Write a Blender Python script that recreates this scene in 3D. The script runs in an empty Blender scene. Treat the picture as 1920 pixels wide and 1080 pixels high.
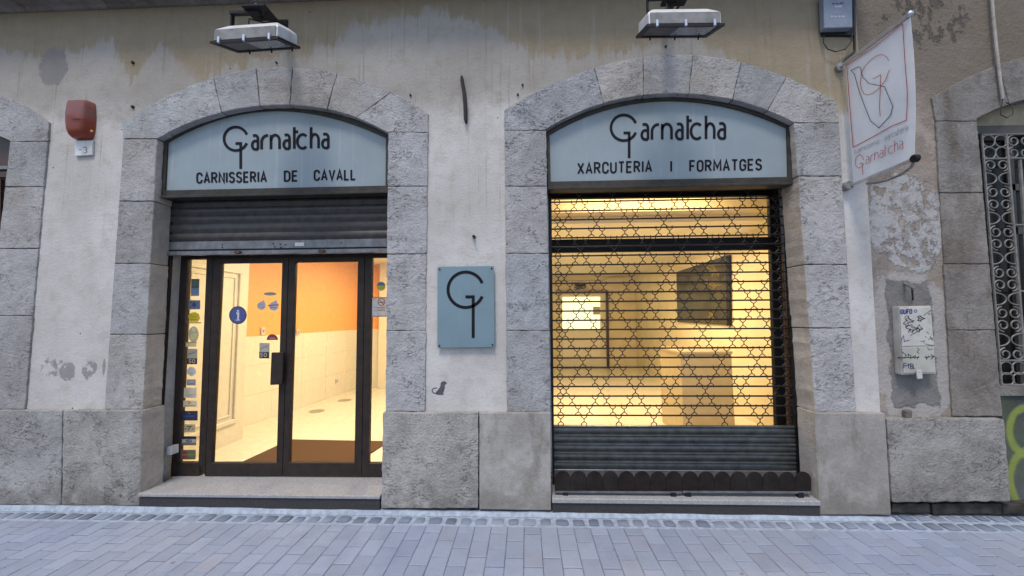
import bpy, bmesh, math, random
import numpy as np
from mathutils import Vector, Matrix
random.seed(7)
S = bpy.context.scene
COL = S.collection
PI = math.pi

# ------------------------------------------------------------------ camera
FPX = 714.6
YAW, TILT, ROLL = map(math.radians, (2.144, 4.263, 0.453))
CAM_H = 1.55
def cam_axes():
    cy, sy = math.cos(YAW), math.sin(YAW)
    f = Vector((-sy*math.cos(TILT), cy*math.cos(TILT), math.sin(TILT)))
    r = Vector((cy, sy, 0)); d = -r.cross(f)
    c, s = math.cos(ROLL), math.sin(ROLL)
    return c*r+s*d, -s*r+c*d, f
RX, DN, FW = cam_axes()
def ray(px, py):
    return RX*((px-960)/FPX) + DN*((py-540)/FPX) + FW
_b = ray(985, 953.5)
DIST = CAM_H/(-_b.z)*_b.y - 0.05          # plinth foot (5 cm proud) lands on the ground
CAM = Vector((0, -DIST, CAM_H))
def W(px, py, Y=0.0):                      # pixel -> point on the upright plane y = Y
    d = ray(px, py); return CAM + d*((Y-CAM.y)/d.y)
def GP(px, py, Z=0.0):                     # pixel -> point on the level plane z = Z
    d = ray(px, py); return CAM + d*((Z-CAM.z)/d.z)
def XP(px, py, X):                         # pixel -> point on the plane x = X
    d = ray(px, py); return CAM + d*((X-CAM.x)/d.x)
cd = bpy.data.cameras.new('camera'); cam = bpy.data.objects.new('camera', cd); COL.objects.link(cam)
cd.sensor_width = 36; cd.lens = FPX/1920*36; cd.clip_start = 0.05; cd.clip_end = 500
up = -DN; bk = -FW
cam.matrix_world = Matrix(((RX.x, up.x, bk.x, CAM.x), (RX.y, up.y, bk.y, CAM.y), (RX.z, up.z, bk.z, CAM.z), (0, 0, 0, 1)))
S.camera = cam

# ------------------------------------------------------------------ light
SUN_EL, SUN_AZ = math.radians(63), math.radians(195)      # soft light high above the street
wd = bpy.data.worlds.new('World'); S.world = wd; wd.use_nodes = True
wn = wd.node_tree.nodes; wn.clear()
wo = wn.new('ShaderNodeOutputWorld'); wb = wn.new('ShaderNodeBackground'); ws = wn.new('ShaderNodeTexSky')
ws.sky_type = 'NISHITA'; ws.sun_disc = False; ws.sun_elevation = SUN_EL; ws.sun_rotation = SUN_AZ
ws.air_density = 1.0; ws.dust_density = 1.6; ws.ozone_density = 1.2
wb.inputs['Strength'].default_value = 0.12
wd.node_tree.links.new(ws.outputs[0], wb.inputs[0]); wd.node_tree.links.new(wb.outputs[0], wo.inputs[0])
sl = bpy.data.lights.new('sun', 'SUN'); sl.energy = 1.3; sl.angle = math.radians(13); sl.color = (1.0, 0.91, 0.82)
sun = bpy.data.objects.new('sun', sl); COL.objects.link(sun)
_sd = Vector((math.sin(SUN_AZ)*math.cos(SUN_EL), math.cos(SUN_AZ)*math.cos(SUN_EL), math.sin(SUN_EL)))
sun.rotation_euler = (-_sd).to_track_quat('-Z', 'Y').to_euler()
S.view_settings.view_transform = 'Standard'; S.view_settings.look = 'None'
S.view_settings.gamma = 1; S.view_settings.use_curve_mapping = False
S.view_settings.exposure = 0.74
S.render.engine = 'CYCLES'
try:
    S.cycles.use_denoising = True; S.cycles.max_bounces = 8; S.cycles.transparent_max_bounces = 12
    S.cycles.sample_clamp_indirect = 6
except Exception: pass

# ------------------------------------------------------------------ materials
class G:
    def __init__(s, name):
        s.m = bpy.data.materials.new(name); s.m.use_nodes = True; s.t = s.m.node_tree
        s.t.nodes.clear(); s.out = s.t.nodes.new('ShaderNodeOutputMaterial')
        s.b = s.t.nodes.new('ShaderNodeBsdfPrincipled'); s.link(s.b.outputs[0], s.out.inputs[0]); s._pos = None
    def link(s, a, b): s.t.links.new(a, b)
    def put(s, sock, v):
        if v is None: return
        if hasattr(v, 'is_output'): s.link(v, sock)
        elif isinstance(v, (tuple, list)):
            n = len(sock.default_value); v = tuple(v)+(1,)*(n-len(v)); sock.default_value = v[:n]
        else: sock.default_value = v
    def pos(s):
        if s._pos is None: s._pos = s.t.nodes.new('ShaderNodeNewGeometry').outputs['Position']
        return s._pos
    def xyz(s):
        n = s.t.nodes.new('ShaderNodeSeparateXYZ'); s.link(s.pos(), n.inputs[0]); return n.outputs
    def map(s, scale=(1, 1, 1), loc=(0, 0, 0), vec=None):
        n = s.t.nodes.new('ShaderNodeMapping'); s.put(n.inputs['Vector'], vec or s.pos())
        n.inputs['Scale'].default_value = scale; n.inputs['Location'].default_value = loc; return n.outputs[0]
    def noise(s, scale, detail=4, rough=0.55, vec=None, dist=0.0):
        n = s.t.nodes.new('ShaderNodeTexNoise'); s.put(n.inputs['Vector'], vec or s.pos())
        n.inputs['Scale'].default_value = scale; n.inputs['Detail'].default_value = detail
        n.inputs['Roughness'].default_value = rough; n.inputs['Distortion'].default_value = dist
        return n.outputs[0]
    def vor(s, scale, vec=None, feature='F1', out=0, rnd=1.0):
        n = s.t.nodes.new('ShaderNodeTexVoronoi'); n.feature = feature; s.put(n.inputs['Vector'], vec or s.pos())
        n.inputs['Scale'].default_value = scale; n.inputs['Randomness'].default_value = rnd; return n.outputs[out]
    def mth(s, op, a, b=None, c=None, clamp=False):
        n = s.t.nodes.new('ShaderNodeMath'); n.operation = op; n.use_clamp = clamp
        s.put(n.inputs[0], a)
        if b is not None: s.put(n.inputs[1], b)
        if c is not None: s.put(n.inputs[2], c)
        return n.outputs[0]
    def ss(s, v, lo, hi):                    # smooth step, lo -> 0, hi -> 1
        n = s.t.nodes.new('ShaderNodeMapRange'); n.interpolation_type = 'SMOOTHSTEP'
        s.put(n.inputs[0], v); n.inputs[1].default_value = lo; n.inputs[2].default_value = hi
        return n.outputs[0]
    def mix(s, f, a, b, mode='MIX'):
        n = s.t.nodes.new('ShaderNodeMix'); n.data_type = 'RGBA'; n.blend_type = mode
        s.put(n.inputs[0], f); s.put(n.inputs[6], a); s.put(n.inputs[7], b); return n.outputs[2]
    def ramp(s, f, stops, interp='LINEAR'):
        n = s.t.nodes.new('ShaderNodeValToRGB'); s.put(n.inputs[0], f); cr = n.color_ramp; cr.interpolation = interp
        while len(cr.elements) < len(stops): cr.elements.new(0.5)
        for e, (p, c) in zip(cr.elements, stops):
            e.position = p; e.color = (c, c, c, 1) if not isinstance(c, (tuple, list)) else tuple(c)+(1,)
        return n.outputs[0]
    def ocol(s):
        n = s.t.nodes.new('ShaderNodeObjectInfo'); return n.outputs['Color']
    def orand(s):
        n = s.t.nodes.new('ShaderNodeObjectInfo'); return n.outputs['Random']
    def bump(s, h, strength=0.3, dist=0.01):
        n = s.t.nodes.new('ShaderNodeBump'); n.inputs['Strength'].default_value = strength
        n.inputs['Distance'].default_value = dist; s.put(n.inputs['Height'], h); s.link(n.outputs[0], s.b.inputs['Normal'])
    def ell(s, px, py, rx, rz, n=None, amp=0.5, Y=0.0):    # distance in units of an ellipse on the wall, roughened
        c = W(px, py, Y); X = s.xyz()
        a = s.mth('MULTIPLY', s.mth('SUBTRACT', X[0], c.x), 1/rx); b = s.mth('MULTIPLY', s.mth('SUBTRACT', X[2], c.z), 1/rz)
        d = s.mth('SQRT', s.mth('ADD', s.mth('MULTIPLY', a, a), s.mth('MULTIPLY', b, b)))
        if n is not None: d = s.mth('ADD', d, s.mth('MULTIPLY', s.mth('SUBTRACT', n, 0.5), amp*2))
        return d
    def fin(s, col=None, rough=None, metal=None, spec=None):
        s.put(s.b.inputs['Base Color'], col); s.put(s.b.inputs['Roughness'], rough)
        s.put(s.b.inputs['Metallic'], metal); s.put(s.b.inputs['Specular IOR Level'], spec); return s.m

def simple(name, col, rough=0.5, metal=0.0, var=0.15, scale=14, bump=0.0, spec=0.5, dirt=None, dirt_amt=0.0, tint=False):
    g = G(name); n = g.noise(scale, 5, 0.6)
    lo = tuple(c*(1-var) for c in col); hi = tuple(min(1, c*(1+var)) for c in col)
    c = g.mix(g.ss(n, 0.3, 0.7), lo, hi)
    if tint: c = g.mix(1.0, c, g.ocol(), 'MULTIPLY')
    if dirt:
        d = g.noise(5, 6, 0.7, vec=g.map((1, 1, 0.35))); c = g.mix(g.mth('MULTIPLY', g.ss(d, 0.48, 0.66), dirt_amt), c, dirt)
    r = g.mth('ADD', rough-0.08, g.mth('MULTIPLY', n, 0.16))
    if bump: g.bump(g.noise(scale*6, 4, 0.6), bump, 0.004)
    return g.fin(c, r, metal, spec)

def m_plaster():
    g = G('painted_plaster'); X = g.xyz()
    n1 = g.noise(1.1, 5, 0.6); n2 = g.noise(7, 6, 0.65); n3 = g.noise(45, 4, 0.6); fine = g.noise(160, 3, 0.6)
    base = g.mix(g.ss(n1, 0.35, 0.65), (0.46, 0.44, 0.415), (0.57, 0.55, 0.525))
    base = g.mix(g.mth('MULTIPLY', g.ss(n2, 0.45, 0.72), 0.5), base, (0.36, 0.325, 0.275))
    base = g.mix(g.mth('MULTIPLY', g.ss(n3, 0.55, 0.75), 0.25), base, (0.33, 0.32, 0.31))
    # older ochre coat showing above the repainted part: ragged, roller-streaked edge
    u = g.mth('MULTIPLY', g.mth('ADD', X[0], 4.6), 1/8.0)
    def zz(px, py): p = W(px, py); return (p.x+4.6)/8.0, (p.z-2.5)/1.5
    stops = [zz(*q) for q in ((-60, 110), (60, 118), (150, 105), (205, 60), (245, 150), (300, 90), (380, 150), (520, 120), (640, 70), (720, 35), (800, 22), (880, 40), (1000, 95), (1120, 110), (1290, 60), (1420, 150), (1560, 210), (1700, 200))]
    zl = g.ramp(u, [(a, b) for a, b in stops])
    zl = g.mth('ADD', g.mth('MULTIPLY', zl, 1.5), 2.5)
    st = g.noise(1.0, 6, 0.75, vec=g.map((11, 1, 1.6))); sl_ = g.noise(2.2, 4, 0.6)
    edge = g.mth('SUBTRACT', X[2], zl)
    edge = g.mth('ADD', edge, g.mth('MULTIPLY', g.mth('SUBTRACT', st, 0.5), 0.55))
    edge = g.mth('ADD', edge, g.mth('MULTIPLY', g.mth('SUBTRACT', sl_, 0.5), 0.45))
    fz = g.noise(3.5, 5, 0.7, vec=g.map((1, 1, 0.4), (7, 3, 1)))
    hard = g.mix(g.ss(fz, 0.42, 0.6), g.ss(edge, -0.01, 0.05), g.ss(edge, -0.06, 0.10)); soft = g.ss(edge, -0.75, 0.35)
    och = g.mix(g.ss(n2, 0.3, 0.7), (0.33, 0.25, 0.135), (0.42, 0.33, 0.20))
    base = g.mix(g.mth('MULTIPLY', soft, 0.22), base, (0.40, 0.35, 0.265))
    base = g.mix(g.mth('MULTIPLY', hard, 0.85), base, och)
    # rain streaks
    rs = g.noise(1.0, 5, 0.7, vec=g.map((26, 1, 0.7))); hi = g.ss(X[2], 1.9, 3.2)
    base = g.mix(g.mth('MULTIPLY', g.mth('MULTIPLY', g.ss(rs, 0.55, 0.72), hi), 0.85), base, (0.24, 0.19, 0.12))
    ws_ = g.noise(1.0, 4, 0.7, vec=g.map((19, 1, 0.9), (3, 0, 5)))
    base = g.mix(g.mth('MULTIPLY', g.mth('MULTIPLY', g.ss(ws_, 0.56, 0.70), hi), 0.5), base, (0.52, 0.50, 0.47))
    # darker brown close under the string course
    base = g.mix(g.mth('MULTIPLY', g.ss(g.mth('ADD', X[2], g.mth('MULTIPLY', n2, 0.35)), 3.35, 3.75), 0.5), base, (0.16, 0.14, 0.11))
    # ochre rim round the stone arches
    # bare cement patch and grey overpainting
    nb = g.noise(14, 6, 0.7); nb2 = g.noise(22, 5, 0.7)
    m = g.ss(g.ell(100, 125, 0.14, 0.19, nb, 0.45), 1.05, 0.9)
    base = g.mix(m, base, g.mix(n2, (0.17, 0.16, 0.155), (0.25, 0.235, 0.225)))
    for (px, py, rx, rz, hole) in ((98, 690, 0.105, 0.105, .5), (126, 697, 0.075, 0.085, .35), (168, 694, 0.075, 0.085, .45), (195, 688, 0.015, 0.07, .2)):
        e = g.ss(g.ell(px, py, rx, rz, nb2, 0.55), 1.0, 0.88)
        e = g.mth('MULTIPLY', e, g.ss(nb, hole-0.03+0.05, hole+0.06))
        base = g.mix(g.mth('MULTIPLY', e, 0.85), base, (0.22, 0.22, 0.21))
    # pits and nail holes
    v = g.vor(9, rnd=1.0); vm = g.noise(3.3, 2); pit = g.mth('MULTIPLY', g.ss(v, 0.075, 0.045), g.ss(vm, 0.55, 0.6))
    base = g.mix(pit, base, (0.06, 0.055, 0.05))
    h = g.mth('ADD', g.mth('MULTIPLY', n3, 0.6), g.mth('ADD', g.mth('MULTIPLY', fine, 0.25), g.mth('MULTIPLY', hard, 0.12)))
    h = g.mth('SUBTRACT', h, g.mth('MULTIPLY', pit, 0.6))
    h = g.mth('ADD', h, g.mth('MULTIPLY', n2, 0.8))
    g.bump(h, 0.42, 0.02)
    return g.fin(base, 0.9, 0, 0.25)

def m_stone(name, c1, c2, bumpy=0.6, crack=0.5, stain=0.3, warm=(0.30, 0.26, 0.20), white=0.0):
    g = G(name); X = g.xyz()
    n1 = g.noise(2.2, 5, 0.6); n2 = g.noise(11, 6, 0.68); n3 = g.noise(60, 5, 0.65); n4 = g.noise(220, 2, 0.5)
    base = g.mix(g.ss(n1, 0.3, 0.7), c1, c2)
    base = g.mix(g.mth('MULTIPLY', g.ss(n2, 0.42, 0.72), 0.4), base, tuple(x*0.72 for x in c1))
    base = g.mix(g.mth('MULTIPLY', g.ss(n3, 0.5, 0.72), 0.18), base, tuple(x*0.62 for x in c1))
    base = g.mix(g.mth('MULTIPLY', g.ss(n3, 0.48, 0.3), 0.2), base, tuple(min(1, x*1.3) for x in c2))
    bl = g.noise(4.6, 6, 0.7, vec=g.map((1, 1, 1), (2, 8, 3)), dist=0.5)
    base = g.mix(g.mth('MULTIPLY', g.ss(bl, 0.5, 0.66), 0.3), base, tuple(min(1, x*1.25) for x in c2))
    base = g.mix(g.mth('MULTIPLY', g.ss(bl, 0.46, 0.32), 0.36), base, tuple(x*0.72 for x in warm) if False else tuple((x+y)/2*0.8 for x, y in zip(c1, warm)))
    sn = g.noise(3.1, 6, 0.7, vec=g.map((1.2, 1, 0.5), (3, 1, 7)))
    base = g.mix(g.mth('MULTIPLY', g.ss(sn, 0.5, 0.68), stain), base, warm)
    # chisel scars: short flat cracks, where a second noise lets them through
    cv = g.noise(11, 5, 0.6, vec=g.map((1, 1, 2.3), (5, 2, 1)), dist=0.3)
    line = g.ss(g.mth('ABSOLUTE', g.mth('SUBTRACT', cv, 0.5)), 0.012, 0.002)
    gate = g.ss(g.noise(4.5, 3, 0.6, vec=g.map((1, 1, 1), (9, 4, 2))), 0.50, 0.60)
    line = g.mth('MULTIPLY', line, gate)
    pv = g.vor(30, vec=g.map((1, 1, 1.7))); pm = g.ss(g.noise(5, 3), 0.46, 0.60)
    pit = g.mth('MULTIPLY', g.ss(pv, 0.22, 0.12), pm)
    dark = g.mth('MULTIPLY', g.mth('MAXIMUM', line, g.mth('MULTIPLY', pit, 0.6)), crack)
    base = g.mix(dark, base, (0.05, 0.047, 0.045))
    dn = g.ss(g.mth('ADD', X[2], g.mth('MULTIPLY', g.mth('SUBTRACT', bl, 0.5), 0.9)), 0.30, 0.0)
    base = g.mix(g.mth('MULTIPLY', dn, 0.45), base, tuple(x*0.8 for x in warm))
    base = g.mix(1.0, base, g.ocol(), 'MULTIPLY')
    h = g.mth('ADD', g.mth('MULTIPLY', n2, 1.0), g.mth('ADD', g.mth('MULTIPLY', n3, 0.55), g.mth('MULTIPLY', n4, 0.18)))
    h = g.mth('SUBTRACT', h, g.mth('MULTIPLY', dark, 0.9))
    g.bump(h, min(1.0, bumpy*1.25), 0.03)
    return g.fin(base, 0.88, 0, 0.25)

def m_old_wall():                            # neighbour: peeling layers
    g = G('peeling_plaster'); X = g.xyz()
    n1 = g.noise(1.6, 5, 0.6); n2 = g.noise(6, 7, 0.7); n3 = g.noise(40, 5, 0.65)
    base = g.mix(g.ss(n1, 0.35, 0.65), (0.25, 0.21, 0.17), (0.36, 0.31, 0.265))
    base = g.mix(g.mth('MULTIPLY', g.ss(n3, 0.5, 0.7), 0.3), base, (0.22, 0.2, 0.18))
    # darker towards the top right
    gr = g.ss(g.mth('ADD', g.mth('ADD', g.mth('MULTIPLY', X[0], 0.55), X[2]), g.mth('MULTIPLY', n2, 0.5)), 5.05, 5.65)
    base = g.mix(g.mth('MULTIPLY', gr, 0.8), base, (0.15, 0.125, 0.095))
    # white limewash left between y 330 and 520
    e = g.ell(1700, 415, 0.33, 0.42, n2, 0.55, 0.02)
    lw = g.ss(e, 1.0, 0.93); lw = g.mth('MULTIPLY', lw, g.ss(g.noise(9, 6, 0.7, vec=g.map((1, 1, 1), (4, 4, 4))), 0.42, 0.47))
    base = g.mix(g.mth('MULTIPLY', lw, 0.9), base, g.mix(n3, (0.35, 0.345, 0.345), (0.45, 0.445, 0.445)))
    low = g.ss(g.ell(1700, 470, 0.26, 0.12, n2, 0.7, 0.02), 1.0, 0.85); sp = g.ss(g.noise(28, 4, 0.7), 0.52, 0.58)
    base = g.mix(g.mth('MULTIPLY', g.mth('MULTIPLY', low, sp), 0.8), base, (0.24, 0.22, 0.22))
    # pale edges next to the cement patch
    bm_ = g.noise(5, 7, 0.72, vec=g.map((1, 1, .8), (2, 2, 9)))
    base = g.mix(g.mth('MULTIPLY', g.ss(bm_, 0.5, 0.6), 0.6), base, (0.20, 0.17, 0.145))
    e2 = g.ss(g.ell(1712, 650, 0.40, 0.62, n2, 0.5, 0.02), 1.0, 0.93)
    base = g.mix(g.mth('MULTIPLY', e2, 0.55), base, (0.40, 0.39, 0.38))
    # square cement patch round the meter box
    c0 = W(1655, 525, 0.02); c1 = W(1764, 762, 0.02)
    jx = g.mth('ADD', X[0], g.mth('MULTIPLY', g.mth('SUBTRACT', n2, 0.5), 0.16)); jz = g.mth('ADD', X[2], g.mth('MULTIPLY', g.mth('SUBTRACT', g.noise(5, 6, 0.7, vec=g.map((1, 1, 1), (8, 1, 1))), 0.5), 0.22))
    inb = g.mth('MULTIPLY', g.mth('MULTIPLY', g.ss(jx, c0.x, c0.x+0.015), g.ss(jx, c1.x, c1.x-0.015)), g.mth('MULTIPLY', g.ss(jz, c1.z, c1.z+0.015), g.ss(jz, c0.z, c0.z-0.015)))
    base = g.mix(inb, base, g.mix(g.ss(n2, 0.3, 0.7), (0.155, 0.145, 0.135), (0.215, 0.205, 0.195)))
    # dark scars at the top
    d2 = g.mth('MULTIPLY', g.ss(g.ell(1735, 40, 0.38, 0.24, n2, 0.8, 0.02), 1.0, 0.8), g.ss(g.noise(13, 6, 0.72, vec=g.map((1, 1, 0.55))), 0.52, 0.58))
    base = g.mix(g.mth('MULTIPLY', d2, 0.75), base, (0.09, 0.08, 0.07))
    pk = g.ss(g.ell(1690, 300, 0.28, 0.1, n2, 0.9, 0.02), 1.0, 0.8)
    base = g.mix(g.mth('MULTIPLY', pk, 0.5), base, (0.33, 0.26, 0.22))
    h = g.mth('ADD', g.mth('MULTIPLY', lw, 0.5), g.mth('ADD', g.mth('MULTIPLY', n3, 0.5), g.mth('MULTIPLY', n2, 0.8)))
    h = g.mth('SUBTRACT', h, g.mth('ADD', g.mth('MULTIPLY', d2, 0.5), g.mth('MULTIPLY', inb, -0.3)))
    g.bump(h, 0.8, 0.025)
    return g.fin(base, 0.92, 0, 0.2)

def m_panel(name, col, streak=0.25):
    g = G(name); n = g.noise(2.2, 5, 0.6); st = g.noise(1.0, 5, 0.7, vec=g.map((16, 1, 0.5))); sp = g.noise(90, 3, 0.6)
    c = g.mix(g.ss(n, 0.3, 0.7), tuple(x*0.92 for x in col), tuple(x*1.06 for x in col))
    c = g.mix(g.mth('MULTIPLY', g.ss(st, 0.56, 0.70), streak), c, (0.50, 0.56, 0.58))
    c = g.mix(g.mth('MULTIPLY', g.ss(st, 0.44, 0.30), streak), c, (0.20, 0.24, 0.25))
    c = g.mix(g.mth('MULTIPLY', g.ss(sp, 0.55, 0.75), 0.12), c, (0.2, 0.2, 0.2))
    g.b.inputs['Coat Weight'].default_value = 0.12; g.b.inputs['Coat Roughness'].default_value = 0.08
    return g.fin(c, g.mth('ADD', 0.28, g.mth('MULTIPLY', n, 0.2)), 0, 0.5)

def m_glass(name, tint=(1, 1, 1), refl=1.0):
    g = G(name); t = g.t
    tr = t.nodes.new('ShaderNodeBsdfTransparent'); tr.inputs[0].default_value = (*tint, 1)
    gl = t.nodes.new('ShaderNodeBsdfGlossy'); gl.inputs['Roughness'].default_value = 0.02
    fr = t.nodes.new('ShaderNodeFresnel'); fr.inputs[0].default_value = 1.35
    sm = g.noise(3, 4, 0.6); f = g.mth('MULTIPLY', fr.outputs[0], g.mth('MULTIPLY', g.mth('ADD', 0.8, g.mth('MULTIPLY', sm, 0.3)), refl))
    mx = t.nodes.new('ShaderNodeMixShader'); g.link(f, mx.inputs[0]); g.link(tr.outputs[0], mx.inputs[1]); g.link(gl.outputs[0], mx.inputs[2])
    g.link(mx.outputs[0], g.out.inputs[0]); return g.m

def m_emit(name, col, st):
    g = G(name); e = g.t.nodes.new('ShaderNodeEmission'); e.inputs[0].default_value = (*col, 1)
    n = g.noise(3, 2); g.link(g.mth('MULTIPLY', g.mth('ADD', 0.9, g.mth('MULTIPLY', n, 0.2)), st), e.inputs[1]); g.link(e.outputs[0], g.out.inputs[0]); return g.m

def m_paver(name, c1, c2, bump_s=0.35):
    g = G(name); r = g.orand(); n = g.noise(6, 5, 0.65); f = g.noise(140, 3, 0.6); n0 = g.noise(0.9, 3)
    c = g.mix(r, c1, c2)
    c = g.mix(g.mth('MULTIPLY', g.ss(n, 0.42, 0.72), 0.35), c, tuple(x*0.7 for x in c1))
    c = g.mix(g.mth('MULTIPLY', g.ss(n0, 0.45, 0.65), 0.35), c, (0.29, 0.305, 0.34))
    sp = g.vor(5.5); c = g.mix(g.mth('MULTIPLY', g.ss(sp, 0.085, 0.05), g.ss(g.noise(2.1, 2), 0.5, 0.6)), c, (0.16, 0.16, 0.18))
    c = g.mix(g.mth('MULTIPLY', g.ss(f, 0.5, 0.7), 0.4), c, tuple(x*0.6 for x in c1))
    c = g.mix(1.0, c, g.ocol(), 'MULTIPLY')
    g.bump(g.mth('ADD', f, g.mth('MULTIPLY', n, 1.5)), bump_s, 0.004)
    return g.fin(c, 0.8, 0, 0.3)

def m_granite(name, c, spk=0.6):
    g = G(name); v = g.vor(170, out=1); n = g.noise(300, 2, 0.6); n0 = g.noise(5, 5, 0.65)
    k = g.t.nodes.new('ShaderNodeSeparateColor'); g.link(v, k.inputs[0])
    col = g.mix(g.mth('MULTIPLY', k.outputs[0], spk), c, tuple(x*0.35 for x in c))
    col = g.mix(g.mth('MULTIPLY', g.ss(n, 0.55, 0.7), spk), col, tuple(min(1, x*1.7) for x in c))
    col = g.mix(g.mth('MULTIPLY', g.ss(n0, 0.45, 0.7), 0.35), col, tuple(x*0.6 for x in c))
    g.bump(n, 0.2, 0.003)
    return g.fin(col, 0.6, 0, 0.4)

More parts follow.
